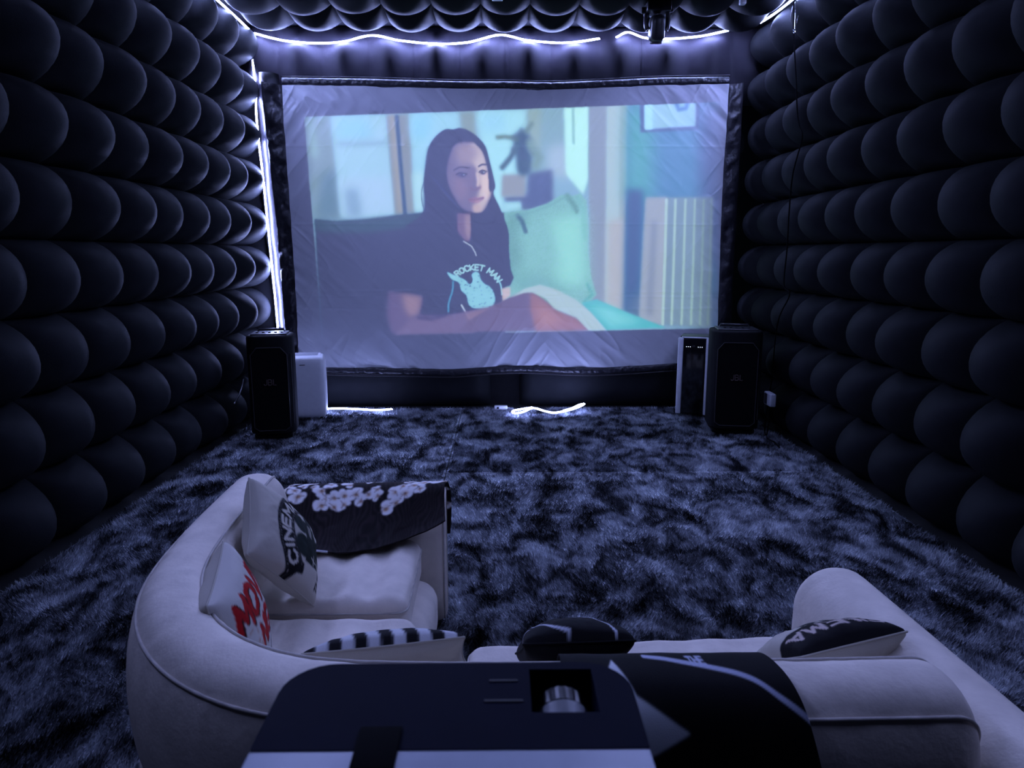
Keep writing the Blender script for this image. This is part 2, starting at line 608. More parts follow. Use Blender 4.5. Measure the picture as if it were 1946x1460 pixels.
# vertical inflated corner tube of shiny vinyl between the left wall and the screen
tz = np.linspace(0, 3.3, 40)
tp = np.stack([-2.235 + .02 * np.sin(tz * 2.1) - .045 * (tz / 3.3), np.full(40, 7.42), tz], 1)
tr = .105 + .006 * np.sin(tz * PI / ROW * 2)
o = tube('trim_1', tp, tr, M['vinyl'], n=20)
tag(o, 'shiny black vinyl corner tube beside the vertical light strip', kind='structure')

# ================================================================== THE PROJECTION SCREEN AND ITS PICTURE
SY = 7.2
AMB = np.array([88, 91, 142.])             # cloth colour where the film is black (only used to know how much light the film adds)
cv = Canvas(530, 150, 1400, 710, 1.0, AMB)
X, Y = cv.grid()
BLK = AMB
# far background of the film: pale window wall, right hand wall
cv.poly([(578, 222), (1372, 194), (1365, 624), (612, 640)], (140, 178, 215), 1.2)
cv.poly([(575, 222), (630, 221), (652, 414), (597, 416)], (134, 158, 190), 5)
cv.poly([(575, 222), (592, 222), (606, 300), (590, 300)], (150, 185, 205), 6)
cv.poly([(612, 330), (645, 320), (652, 414), (600, 416)], (112, 140, 178), 8)
cv.poly([(629, 222), (733, 218), (752, 407), (648, 414)], (164, 205, 240), 4)
cv.poly([(640, 225), (700, 223), (706, 265), (642, 268)], (152, 205, 246), 8)
cv.poly([(640, 268), (735, 264), (737, 278), (641, 281)], (150, 186, 224), 4)
cv.poly([(645, 340), (742, 335), (752, 407), (655, 412)], (172, 205, 246), 8)
cv.poly([(655, 360), (680, 356), (690, 412), (660, 414)], (140, 172, 215), 7)
cv.poly([(734, 219), (779, 217), (790, 405), (751, 408)], (140, 150, 178), 3)
cv.poly([(740, 219), (750, 219), (766, 406), (757, 407)], (158, 160, 178), 3)
cv.stroke([(754, 222), (762, 320), (770, 406)], 7, (84, 106, 160), 2.5)
cv.poly([(779, 217), (873, 213), (880, 300), (810, 410), (790, 406)], (160, 210, 244), 4)
cv.poly([(780, 218), (820, 216), (815, 262), (783, 265)], (150, 208, 250), 8)
cv.poly([(784, 330), (806, 325), (806, 402), (790, 404)], (176, 220, 244), 5)
cv.poly([(873, 213), (906, 211), (906, 270), (880, 262)], (142, 162, 184), 5)
cv.poly([(906, 211), (1003, 207), (1003, 330), (960, 410), (930, 400)], (168, 222, 246), 5)
cv.poly([(910, 212), (960, 210), (960, 250), (915, 255)], (160, 214, 250), 9)
cv.poly([(1003, 207), (1074, 204), (1076, 330), (1003, 330)], (138, 172, 200), 5)
cv.poly([(1003, 207), (1028, 206), (1026, 290), (1004, 290)], (150, 176, 192), 5)
cv.poly([(1040, 280), (1080, 270), (1090, 340), (1040, 335)], (166, 190, 224), 8)
cv.poly([(1072, 204), (1119, 203), (1118, 340), (1108, 370), (1075, 330)], (186, 240, 246), 2.5)
cv.stroke([(1089, 206), (1090, 272)], 5, (150, 196, 214), 2)
cv.poly([(1119, 203), (1154, 201), (1152, 580), (1120, 572)], (142, 156, 190), 2)
cv.poly([(1153, 201), (1192, 200), (1186, 600), (1150, 584)], (172, 196, 216), 2.5)
cv.poly([(1178, 200), (1192, 200), (1188, 420), (1176, 420)], (158, 178, 196), 2)
cv.poly([(1155, 420), (1190, 415), (1186, 600), (1152, 585)], (176, 180, 200), 6)
cv.poly([(1192, 199), (1374, 193), (1366, 625), (1188, 604)], (92, 136, 188), 3)
cv.poly([(1190, 200), (1240, 199), (1240, 380), (1188, 380)], (98, 166, 188), 14)
cv.poly([(1190, 360), (1222, 360), (1215, 600), (1184, 600)], (82, 108, 165), 6)
cv.poly([(1330, 205), (1372, 200), (1366, 500), (1340, 500)], (92, 110, 172), 14)
cv.poly([(1200, 560), (1366, 560), (1365, 625), (1190, 605)], (104, 126, 172), 10)
# framed picture and radiator
cv.poly([(1216, 198), (1330, 194), (1328, 247), (1217, 252)], (86, 104, 164), 1.6)
cv.poly([(1225, 198), (1322, 195), (1322, 240), (1225, 246)], (150, 194, 228), 1.8)
cv.poly([(1225, 199), (1240, 198), (1240, 246), (1225, 247)], (168, 224, 250), 2)
cv.stroke([(1286, 198), (1290, 208), (1303, 206), (1306, 197)], 7, (96, 136, 208), 3)
cv.poly([(1227, 376), (1356, 374), (1352, 624), (1214, 612)], (128, 152, 186), 2)
cv.poly([(1227, 376), (1268, 375), (1260, 618), (1214, 612)], (158, 168, 196), 3)
cv.poly([(1238, 420), (1248, 420), (1240, 600), (1228, 600)], (136, 148, 184), 4)
for i, x in enumerate((1266, 1283, 1302, 1320, 1337, 1352)):
    cv.stroke([(x, 380), (x - 3, 500), (x - 7, 616)], 5 - .2 * i, (172 - 6 * i, 202 - 6 * i, 212 - 5 * i), 1.5)
# plant, desk and box behind the couch
cv.poly([(1003, 330), (1050, 322), (1052, 388), (1010, 400), (960, 398), (958, 372), (1000, 370)], (100, 112, 168), 4)
cv.poly([(954, 332), (1000, 330), (998, 374), (952, 374)], (150, 158, 186), 3)
cv.poly([(955, 384), (990, 382), (992, 402), (958, 404)], (164, 216, 240), 3)
cv.poly([(978, 256), (992, 248), (1006, 258), (1004, 282), (1010, 300), (1006, 330), (985, 330), (980, 300), (976, 275)], (84, 104, 150), 4, smooth=True)
cv.stroke([(946, 261), (960, 260), (982, 264)], 8, (112, 138, 156), 4)
cv.stroke([(984, 276), (970, 300), (955, 318)], 10, (92, 116, 156), 4)
cv.stroke([(1000, 250), (1010, 236)], 8, (118, 144, 164), 4)
for lx, ly, lr, la in ((980, 262, 9, .4), (1002, 268, 10, -.5), (976, 286, 8, 1.0), (1012, 290, 9, .9), (992, 250, 9, 1.4), (1000, 312, 12, .2)):
    cv.ellipse(lx, ly, lr, lr * .55, (92, 112, 152), 3.5, .8, la)
cv.stroke([(1008, 272), (1024, 300), (1018, 314)], 14, (128, 158, 176), 6)
# couch
cv.poly([(598, 417), (640, 421), (700, 417), (760, 409), (812, 404), (960, 404), (960, 640), (612, 642)], (76, 86, 138), 1.6)
cv.poly([(598, 417), (640, 421), (700, 417), (760, 409), (812, 404), (806, 430), (700, 445), (640, 445), (602, 442)], (84, 104, 146), 4)
cv.poly([(600, 450), (740, 470), (730, 640), (612, 642)], AMB, 18)
# mint cushion
cush = [(958, 404), (1002, 399), (1039, 387), (1068, 370), (1090, 372), (1103, 367), (1115, 382), (1118, 436), (1117, 479), (1124, 528), (1134, 560), (1124, 572), (1104, 580), (1020, 600), (962, 600)]
cv.poly(cush, (134, 186, 200), 1.2)
cv.poly([(962, 410), (1000, 402), (1010, 470), (975, 520), (965, 560)], (118, 164, 182), 8)
cv.poly([(1040, 420), (1110, 400), (1116, 540), (1060, 545)], (152, 216, 220), 12)
cv.poly([(980, 430), (1040, 415), (1060, 500), (1000, 520)], (138, 192, 206), 10)
cv.stroke([(984, 410), (992, 420), (999, 440)], 8, (92, 122, 162), 2.5)
cv.stroke([(1078, 372), (1092, 392), (1096, 402)], 8, (110, 156, 172), 4)
cv.stroke([(1116, 540), (1126, 560), (1110, 574)], 5, (110, 176, 190), 2)
tx = fbm(X * .5, Y * .5, 201, 3) - .5 + .6 * (RNG.random(X.shape) - .5)
inside = (X > 962) & (X < 1130) & (Y > 372) & (Y < 575) & (cv.A[..., 1] > 150) & (cv.A[..., 0] < 165)
cv.A += (inside * tx * 20)[..., None]
cv.stroke([(966, 412), (1004, 405), (1042, 392), (1070, 376)], 3, (116, 166, 186), 2.5, .7, smooth=True)
cv.stroke([(1098, 376), (1108, 400), (1111, 450)], 5, (124, 184, 198), 4, .6, smooth=True)
cv.poly([(970, 520), (1040, 530), (1090, 560), (1040, 566), (990, 556)], (120, 172, 190), 9, .7)
# teal seat
cv.poly([(1105, 576), (1134, 569), (1180, 589), (1266, 623), (1151, 627), (1128, 600)], (98, 184, 206), 1.3)
cv.poly([(1120, 580), (1160, 585), (1220, 612), (1160, 622)], (126, 206, 222), 6)
# woman: hair behind, shirt
hair = [(847, 246), (860, 246), (874, 243.5), (890, 248.5), (906, 259.5), (922, 277.5), (931, 308), (940, 346), (941, 356), (938, 369), (950, 395), (959, 418), (966, 440), (967, 462), (960, 486), (945, 490), (930, 470), (900, 462), (850, 470), (800, 440), (797, 418), (805, 402), (809, 384), (806, 362), (806, 343), (810, 309), (813, 288), (820, 271), (832, 256)]
cv.poly(hair, (70, 74, 132), 1.1, smooth=True)
shirt = [(806, 408), (774, 429), (758, 468), (742, 505), (733, 545), (770, 556), (803, 562), (797, 600), (845, 600), (884, 593), (924, 586), (952, 572), (955, 546), (969, 543), (976, 528), (970, 512), (966, 462), (955, 430), (895, 460), (880, 460), (862, 430)]
cv.poly(shirt, (62, 68, 132), 1.2)
cv.poly([(840, 440), (940, 450), (950, 560), (880, 590), (830, 580)], (54, 62, 130), 10)
# face, shaded cheek first, lit side over it
face = [(858, 279), (872, 271), (893, 270), (912, 279), (922, 297), (927, 318), (932, 351), (931, 371), (925, 389), (917, 403), (908, 406), (895, 404), (880, 398), (866, 384), (854, 362), (847, 338), (848, 310)]
cv.poly(face, (128, 122, 172), 2.2, smooth=True)
cv.poly([(896, 272), (912, 280), (922, 298), (927, 320), (932, 351), (930, 373), (922, 392), (912, 404), (902, 402), (905, 380), (912, 352), (903, 318), (888, 300)], (196, 184, 204), 3.5, smooth=True)
cv.poly([(868, 280), (895, 274), (908, 290), (895, 310), (872, 312)], (158, 146, 184), 6, smooth=True)
cv.poly([(915, 335), (929, 330), (931, 366), (920, 378)], (216, 196, 210), 4, smooth=True)
cv.poly([(862, 340), (884, 342), (888, 372), (872, 378)], (140, 126, 172), 6, smooth=True)
cv.poly([(898, 390), (912, 390), (914, 402), (902, 404)], (190, 170, 190), 2.5, smooth=True)
# brows, eyes, nose, lips
cv.stroke([(863, 323.5), (874, 318), (892, 319)], 2.6, (92, 90, 142), 1.2, smooth=True)
cv.stroke([(910, 316), (916, 312.8), (924.5, 312.8)], 3, (80, 80, 136), 1.1, smooth=True)
cv.ellipse(877.5, 332.5, 9, 4.2, (104, 100, 156), 2)
cv.ellipse(880, 333, 4.6, 3.2, (86, 88, 146), 1.0)
cv.ellipse(881.5, 332, 1.6, 1.4, (180, 190, 224), .7)
cv.stroke([(867, 332), (874, 328.5), (887, 331)], 1.8, (70, 68, 126), .8, smooth=True)
cv.ellipse(917.5, 327.5, 6.4, 3.9, (122, 112, 158), 1.5)
cv.ellipse(918, 328, 4, 3.1, (84, 86, 142), .9)
cv.ellipse(919.5, 327, 1.5, 1.3, (198, 208, 236), .6)
cv.stroke([(910, 327.5), (916, 323.5), (925, 326)], 1.8, (62, 60, 118), .8, smooth=True)
cv.stroke([(899, 322), (897, 338), (893, 352)], 7, (132, 122, 172), 3.2, smooth=True)
cv.stroke([(907, 330), (909, 344), (908, 352)], 5, (206, 190, 208), 2.5, smooth=True)
cv.poly([(893, 354), (900, 360), (908, 357), (914, 352), (914, 358), (906, 362), (895, 361)], (128, 108, 160), 1.6)
cv.poly([(890, 379), (903, 374.5), (908, 376), (919, 373.5), (918, 379), (907, 385), (897, 385)], (152, 122, 170), 1.2, smooth=True)
cv.stroke([(890, 379.5), (904, 380), (919, 376)], 1.5, (122, 98, 150), .8)
cv.poly([(902, 381), (914, 379), (912, 384), (905, 386)], (172, 142, 182), 1.2)
# hair in front of the left cheek and strands
cv.poly([(847, 250), (870, 262), (858, 282), (849, 312), (848, 342), (856, 366), (868, 388), (866, 420), (812, 420), (806, 380), (808, 330), (814, 286), (828, 262)], (72, 76, 136), 3, smooth=True)
cv.poly([(892, 256), (910, 268), (924, 294), (931, 322), (936, 356), (930, 362), (927, 322), (918, 290), (905, 274)], (66, 72, 128), 1.2, smooth=True)
for k in range(9):
    x = 815 + 5 * k
    cv.stroke([(x, 330 + 6 * k), (x + 10, 340 + 6 * k), (x + 22, 346 + 7 * k)], 1.4, (110, 116, 170), .9, .5, smooth=True)
cv.stroke([(806, 345), (801, 366), (803, 388), (808, 402)], 1.5, (90, 104, 156), .8, smooth=True)
for k in range(7):
    cv.stroke([(838 + 3 * k, 262 - k), (826 + 4 * k, 290), (820 + 4 * k, 330)], 1.2, (92, 98, 154), 1.0, .5, smooth=True)
for k in range(6):
    cv.stroke([(940 + 2 * k, 400 + 4 * k), (946 + 2 * k, 440), (944 + 3 * k, 478)], 1.3, (92, 92, 146), .9, .55, smooth=True)
# neck, necklace
cv.poly([(868, 404), (895, 406), (897, 432), (892, 461), (882, 458), (868, 440)], (126, 112, 162), 2)
cv.poly([(884, 408), (896, 408), (896, 440), (891, 460), (884, 440)], (158, 140, 176), 3)
cv.poly([(895, 406), (914, 405), (940, 395), (955, 430), (960, 480), (930, 480), (905, 462), (896, 445)], (64, 68, 128), 2)
cv.stroke([(881, 459), (893, 466), (896, 468), (903, 480), (905, 486)], 2.2, (184, 196, 226), .7)
# shirt print: curved words, ring and a pointing figure
cw, tw = text_layout('ROCKET MAN', 11, .22)
PR = 47; pcx, pcy = 903, 557
for ln in cw:
    pts = []
    for px, py in ln:
        a = math.radians(134) - (px / tw) * math.radians(106)
        R = PR + py
        pts.append((pcx + R * math.cos(a), pcy - R * math.sin(a) * .93))
    cv.stroke(pts, 2.8, (166, 214, 234), .55)
TEAL = (146, 204, 232)
cv.poly([(849, 517), (862, 522), (872, 526), (884, 532), (893, 540), (898, 532), (896, 522), (904, 516), (911, 520), (914, 531), (922, 540), (930, 544), (938, 555), (941, 570), (936, 582), (920, 587), (900, 586), (890, 578), (886, 562), (876, 552), (872, 538), (858, 531)], TEAL, 1.0, smooth=True)
rs = random.Random(3)
for k in range(70):
    cv.ellipse(rs.uniform(872, 940), rs.uniform(524, 585), rs.uniform(.8, 2.2), rs.uniform(.6, 1.4), (70, 92, 150), .5, .6)
cv.stroke([(942, 527), (951, 540), (954, 560)], 3, TEAL, .7, smooth=True)
cv.stroke([(861, 536), (860, 552), (853, 575), (852, 592)], 4, (96, 150, 196), 1, smooth=True)
cv.stroke([(877, 580), (884, 592)], 3, (190, 206, 232), .8)
# arms, hand, leg and blanket edge
cv.poly([(737, 551), (804, 563), (797, 600), (786, 606), (756, 638), (742, 634), (734, 600)], (112, 104, 158), 4)
cv.poly([(764, 558), (802, 564), (796, 596), (780, 604), (770, 590)], (150, 130, 168), 5)
cv.poly([(750, 638), (778, 606), (800, 598), (845, 599), (890, 590), (930, 584), (975, 564), (1000, 553), (900, 634)], (122, 112, 164), 2.5)
cv.stroke([(796, 604), (820, 606), (844, 600)], 7, (98, 94, 150), 2.5)
cv.poly([(884, 596), (930, 586), (965, 570), (930, 590), (890, 612)], (140, 122, 164), 2.5)
cv.poly([(953, 548), (970, 546), (970, 562), (955, 574)], (196, 184, 204), 1.6)
cv.poly([(886, 613), (910, 598), (950, 576), (990, 556), (1004, 552), (1016, 558), (1040, 574), (1060, 592), (1095, 606), (1122, 628), (870, 632)], (116, 106, 156), 1.6)
cv.poly([(1008, 556), (1022, 562), (1040, 576), (1056, 590), (1094, 604), (1120, 628), (1018, 630), (1008, 590)], (152, 118, 150), 3)
cv.poly([(1020, 580), (1050, 595), (1070, 612), (1030, 620)], (168, 130, 156), 6)
cv.poly([(968, 566), (998, 548), (1026, 541), (1058, 550), (1095, 570), (1124, 595), (1152, 628), (1118, 628), (1095, 603), (1053, 586), (1038, 568), (1012, 556), (996, 557)], (172, 196, 216), 1.3)
# everything outside the projected frame is bare cloth
P4 = np.array([(578, 222), (1372, 194), (1364, 624), (612, 641)], float)
mask = np.ones(X.shape)
for k in range(4):
    a = P4[k]; b = P4[(k + 1) % 4]
    e = b - a
    d = (e[0] * (Y - a[1]) - e[1] * (X - a[0])) / np.hypot(*e)
    mask *= np.clip(d / 1.6 + .5, 0, 1)
fade = np.clip((1372 - X) / 60, 0, 1) ** .8 * np.clip((X - 560) / 40, 0, 1)
FILM = np.maximum(lin(cv.A) - lin(AMB), 0) * (mask * np.clip(fade, 0, 1))[..., None]
grain = 1 + .05 * (RNG.random(X.shape) - .5)
film = Canvas(530, 150, 1400, 710, 1.0, (0, 0, 0))
film.A = FILM * grain[..., None]

NU, NV = 560, 370
top_pts = np.array([(-2.077, 3.154), (-1.662, 3.15), (-1.265, 3.146), (-0.768, 3.134), (-0.37, 3.125), (0.029, 3.127), (0.478, 3.118), (0.978, 3.139), (1.478, 3.164), (2.155, 3.175)])
bot_pts = np.array([(-2.062, .475), (-1.681, .458), (-1.043, .446), (-.51, .434), (-.083, .465), (.238, .475), (.666, .453), (1.095, .452), (1.764, .494), (2.182, .515)])
lef_pts = np.array([(.475, -2.062), (.875, -2.051), (1.395, -2.054), (1.903, -2.062), (2.397, -2.07), (2.784, -2.079), (3.154, -2.077)])
rig_pts = np.array([(.515, 2.182), (.762, 2.169), (1.394, 2.158), (1.905, 2.147), (2.404, 2.146), (2.841, 2.153), (3.175, 2.155)])
u = np.linspace(0, 1, NU); v = np.linspace(0, 1, NV)
UU, VV = np.meshgrid(u, v, indexing='ij')
zt = np.interp(-2.07 + 4.23 * u, top_pts[:, 0], top_pts[:, 1]); zt = np.convolve(np.pad(zt, 20, mode='edge'), np.ones(41) / 41, 'valid')
zb = np.interp(-2.07 + 4.23 * u, bot_pts[:, 0], bot_pts[:, 1]); zb = np.convolve(np.pad(zb, 20, mode='edge'), np.ones(41) / 41, 'valid')
zz = zb[:, None] * (1 - VV) + zt[:, None] * VV
xl = np.interp(zz, lef_pts[:, 0], lef_pts[:, 1]); xr = np.interp(zz, rig_pts[:, 0], rig_pts[:, 1])
xx = xl * (1 - UU) + xr * UU
# creases: fold lines, corner pulls, loose ripples near the hems
crease = np.zeros_like(xx)
for zf, w, a in ((2.60, .012, .0035), (1.87, .012, .003), (1.16, .010, .0035), (1.04, .014, .006), (1.21, .012, .003)):
    crease += a * np.exp(-((zz - zf - .05 * (fbm(xx * .7, zz * 0 + zf, 5) - .5)) / w) ** 2) * (0.3 + fbm(xx * 1.5, zz * 0 + zf * 3, 8))
edge = np.exp(-((zt[:, None] - zz) / .28)) + np.exp(-((zz - zb[:, None]) / .30)) + .8 * np.exp(-((xx - xl) / .22)) + .5 * np.exp(-((xr - xx) / .25))
ang = .9
rip1 = fbm((xx * math.cos(ang) + zz * math.sin(ang)) * 9, (-xx * math.sin(ang) + zz * math.cos(ang)) * 1.8, 21, 3) - .5
rip2 = fbm((xx * math.cos(-.7) + zz * math.sin(-.7)) * 10, (xx * math.sin(.7) + zz * math.cos(.7)) * 2.0, 31, 3) - .5
ridge1 = (1 - np.abs(2 * fbm((xx * math.cos(.75) + zz * math.sin(.75)) * 7, (-xx * math.sin(.75) + zz * math.cos(.75)) * 1.6, 121, 2) - 1)) ** 6
ridge2 = (1 - np.abs(2 * fbm((xx * math.cos(-.6) + zz * math.sin(-.6)) * 7.5, (xx * math.sin(.6) + zz * math.cos(.6)) * 1.5, 131, 2) - 1)) ** 6
sel = np.clip((fbm(xx * 1.3, zz * 1.3, 41, 2) - .4) * 5, 0, 1)
crease += (rip1 * sel + rip2 * (1 - sel)) * (.030 * np.clip(edge, 0, 1.2) + .009)
crease += (ridge1 * sel + ridge2 * (1 - sel)) * (.012 * np.clip(edge, 0, 1.2) + .0025)
big = .05 * (fbm(xx * .6 + 3, zz * .7, 55, 2) - .5) * np.clip(np.minimum.reduce([(xx - xl), (xr - xx), (zt[:, None] - zz), (zz - zb[:, None])]) / .3, 0, 1)
yy = SY - crease - big
Vs = np.stack([xx, yy, zz], -1).reshape(-1, 3)
screen = empty('projection_screen', (0, SY, .45))
tag(screen, 'large creased white projection screen showing a film of a woman on a couch', 'screen')
cloth = fast_mesh('screen_cloth', Vs - np.array([0, SY, .45]), grid_faces(NU, NV), M['screen'], screen)
cloth['label'] = 'white cloth with the projected film picture'
flat = np.stack([xx, np.full_like(xx, SY), zz], -1).reshape(-1, 3)
fx, fy = measure(flat)
color_attr(cloth, film.sample(fx, fy))


def ribbon(name, P0, P1, parent, mat, ruffle=.012, freq=60, thick=.03, n=160, m=7, seed=1):
    """padded band between two polylines given as (x, z); used for the black hem and border of the screen"""
    t = np.linspace(0, 1, n)
    def res(P):
        P = np.asarray(P, float)
        s = np.concatenate([[0], np.cumsum(np.hypot(*np.diff(P, axis=0).T))]); s /= s[-1]
        return np.stack([np.interp(t, s, P[:, 0]), np.interp(t, s, P[:, 1])], 1)
    A = res(P0); B = res(P1)
    w = np.linspace(0, 1, m)
    L = np.arange(n)[:, None] / n * freq
    P = A[:, None, :] * (1 - w)[None, :, None] + B[:, None, :] * w[None, :, None]
    bul = thick * np.sqrt(np.clip(1 - (2 * w - 1) ** 2, 0, 1))[None, :]
    ruf = ruffle * (fbm(L + 0 * w[None], w[None] * 1.5 + L * .3, seed, 3) - .5) * 2
    Y_ = SY + .01 - bul - ruf * np.sin(PI * w)[None]
    V = np.stack([P[..., 0], Y_, P[..., 1]], -1).reshape(-1, 3) - np.array([0, SY, .45])
    F = grid_faces(n, m)
    return fast_mesh(name, V, F[:, ::-1], mat, parent)


ribbon('top_hem', top_pts + [0, -.005], top_pts + [0, .07], screen, M['cloth_black'], .010, 150, .025, 420, 7, 3)
ribbon('bottom_hem', bot_pts + [0, -.075], bot_pts + [0, .006], screen, M['cloth_black'], .012, 150, .028, 420, 7, 4)
tube('hem_cord', [(x, SY - .02 - SY, z + .073 - .45) for x, z in catmull(top_pts, 10)], .006, M['trim'], screen, 6)
tube('hem_cord', [(x, SY - .02 - SY, z - .078 - .45) for x, z in catmull(bot_pts, 10)], .006, M['trim'], screen, 6)
ribbon('side_border', [(-2.28, 3.19), (-2.25, 2.6), (-2.215, 2.0), (-2.19, 1.2), (-2.18, .40)], [(x, z) for z, x in lef_pts[::-1]], screen, M['cloth_black'], .05, 26, .015, 220, 16, 6)
ribbon('side_border', [(x, z) for z, x in rig_pts[::-1]], [(2.30, 3.19), (2.30, 2.4), (2.30, 1.4), (2.32, .42)], screen, M['cloth_black'], .03, 22, .015, 200, 12, 9)

for tx, tz_ in ((-2.0, 3.22), (-1.0, 3.21), (0.0, 3.19), (1.0, 3.21), (2.1, 3.24), (-1.9, .40), (2.0, .43)):
    tube('tie_cord', [(tx, .005, tz_ - .45), (tx, .16, tz_ - .44), (tx, YB - SY - .002, tz_ - .43)], .004, M['cable'], screen, 6)

# ================================================================== LIGHT STRIPS
def led_strip(name, pts, label, step=.022, chip=.0075, parent=None, view=(0, -1, -.35), n_per=16, mat='led'):
    """white backing ribbon with rows of glowing chips; chips are one part (too small and many to pick apart)"""
    P = catmull(pts, n_per)
    root = empty(name, tuple(P[0]))
    tag(root, label, 'light strip', 'white LED light strips')
    o3 = P[0]
    seg = np.linalg.norm(np.diff(P, axis=0), axis=1)
    s = np.concatenate([[0], np.cumsum(seg)])
    V, F = tube_arrays(P - o3, .005, 6)
    mesh('strip_backing', V, F, M['led_base'], root)
    k = np.arange(step / 2, s[-1], step)
    C = np.stack([np.interp(k, s, P[:, a]) for a in range(3)], 1)
    T = np.stack([np.interp(k, s, np.gradient(P[:, a], s)) for a in range(3)], 1)
    T /= np.linalg.norm(T, axis=1)[:, None]
    nv = np.array(view, float); nv /= np.linalg.norm(nv)
    N = nv - T * (T @ nv)[:, None]; N /= np.linalg.norm(N, axis=1)[:, None]
    B = np.cross(T, N)
    C = C + N * .007
    corners = np.array([(a, b, c) for a in (-1, 1) for b in (-1, 1) for c in (-1, 1)], float)
    VV_ = []
    for a, b, c in corners:
        VV_.append(C + T * a * step * .30 + B * (b * chip) + T * (b * step * .22) + N * c * .004)
    VV_ = np.stack(VV_, 1).reshape(-1, 3) - o3
    f0 = np.array([(0, 1, 3, 2), (4, 6, 7, 5), (0, 4, 5, 1), (2, 3, 7, 6), (0, 2, 6, 4), (1, 5, 7, 3)])
    FF = (f0[None] + (np.arange(len(k)) * 8)[:, None, None]).reshape(-1, 4)
    ch = fast_mesh('led_chips', VV_, FF, M[mat], root, smooth=False)
    ch['kind'] = 'stuff'
    ch['label'] = 'row of tiny glowing LED chips'
    return root


led_strip('led_light_strip', [(-2.349, 7.335, 3.648), (-2.204, 7.335, 3.611), (-2.032, 7.335, 3.579), (-1.761, 7.335, 3.562), (-1.512, 7.335, 3.577), (-1.237, 7.335, 3.633), (-0.966, 7.335, 3.588), (-0.618, 7.335, 3.561), (-0.319, 7.335, 3.576), (-0.02, 7.335, 3.642), (0.229, 7.335, 3.597), (0.529, 7.335, 3.574), (0.729, 7.335, 3.584), (0.928, 7.335, 3.613)],
          'long LED strip sagging in swags along the ceiling above the screen')
led_strip('led_light_strip', [(1.088, 7.335, 3.623), (1.202, 7.335, 3.67), (1.353, 7.335, 3.624), (1.529, 7.335, 3.611), (1.879, 7.335, 3.635), (2.152, 7.335, 3.688)],
          'short LED strip above the screen behind the hanging stage light')
led_strip('led_light_strip', [(-2.384, 7.335, 3.415), (-2.373, 7.335, 3.132), (-2.363, 7.28, 2.893), (-2.352, 7.28, 2.602), (-2.334, 7.28, 2.307), (-2.318, 7.28, 1.906), (-2.301, 7.28, 1.497), (-2.286, 7.28, 1.132), (-2.276, 7.28, 0.82)],
          'vertical LED strip in the corner left of the screen', view=(.5, -1, 0))
led_strip('led_light_strip', [(-2.375, 7.24, 3.66), (-2.38, 6.7, 3.675), (-2.38, 6.2, 3.675), (-2.38, 5.2, 3.675), (-2.38, 4.0, 3.675), (-2.38, 2.5, 3.675), (-2.38, 1.7, 3.675), (-2.38, .95, 3.675)],
          'LED strip running along the corner of ceiling and left wall', view=(1, 0, -.8), mat='led_side')
led_strip('led_light_strip', [(2.34, 7.24, 3.69), (2.41, 6.95, 3.69), (2.43, 6.4, 3.68), (2.43, 5.2, 3.68), (2.43, 4.0, 3.68), (2.43, 2.5, 3.68), (2.43, 1.7, 3.68), (2.43, .95, 3.68)],
          'LED strip running along the corner of ceiling and right wall', view=(-1, 0, -.8), mat='led_side')
led_strip('led_light_strip', [(-1.86, 7.03, .052), (-1.66, 7.06, .055), (-1.4, 7.03, .052), (-1.25, 6.99, .052), (-1.10, 7.03, .055)],
          'LED strip lying on the carpet beside the white air conditioner', view=(0, -.5, 1), mat='led_floor')
led_strip('led_light_strip', [(.30, 7.02, .07), (.18, 6.98, .06), (.10, 6.92, .055), (.11, 6.82, .055), (.20, 6.86, .06), (.30, 6.96, .075), (.42, 6.88, .06), (.5, 6.84, .055), (.62, 6.9, .06), (.74, 7.0, .07), (.82, 7.08, .09), (.78, 7.10, .08), (.68, 7.0, .06), (.6, 6.93, .055)],
          'loose loop of LED strip on the carpet below the screen', view=(0, -.6, 1), mat='led_floor')

# ================================================================== SHAG RUGS
def rug(name, x0, x1, y0, y1, label, nblades, seed):
    root = empty(name, ((x0 + x1) / 2, (y0 + y1) / 2, 0))
    tag(root, label, 'rug', 'mottled grey shag rugs')
    cx, cy = (x0 + x1) / 2, (y0 + y1) / 2
    box('rug_backing', (0, 0, .008), (x1 - x0, y1 - y0, .014), M['carpet'], root, bevel=.004, seg=1)
    r = np.random.default_rng(seed)
    # more strands where the rug is close to the sofa, fewer towards the screen
    n = nblades
    yy_ = r.random(n * 3) * (y1 - y0 - .05) + y0 + .025
    keep = r.random(n * 3) < np.clip(2.6 / np.maximum(yy_, .9), .25, 1)
    yy_ = yy_[keep][:n]; n = len(yy_)
    xx_ = r.random(n) * (x1 - x0 - .03) + x0 + .015
    L = r.uniform(.022, .040, n)
    a = 2 * PI * fbm(xx_ * 2.2, yy_ * 2.2, seed, 2) * 1.6 + r.normal(0, .8, n)
    lean = r.uniform(.35, 1.05, n)
    wd = r.uniform(.0022, .0046, n)
    b = r.random(n) * 2 * PI
    base = np.stack([xx_ - cx, yy_ - cy, np.full(n, .012)], 1)
    tip = base + np.stack([np.cos(a) * np.sin(lean) * L, np.sin(a) * np.sin(lean) * L, np.cos(lean) * L], 1)
    side = np.stack([np.cos(b), np.sin(b), np.zeros(n)], 1) * wd[:, None]
    V = np.stack([base - side, base + side, tip], 1).reshape(-1, 3)
    F = np.arange(n * 3).reshape(-1, 3)
    p = fast_mesh('pile', V, F, M['carpet'], root, smooth=False)
    p['kind'] = 'stuff'
    return root


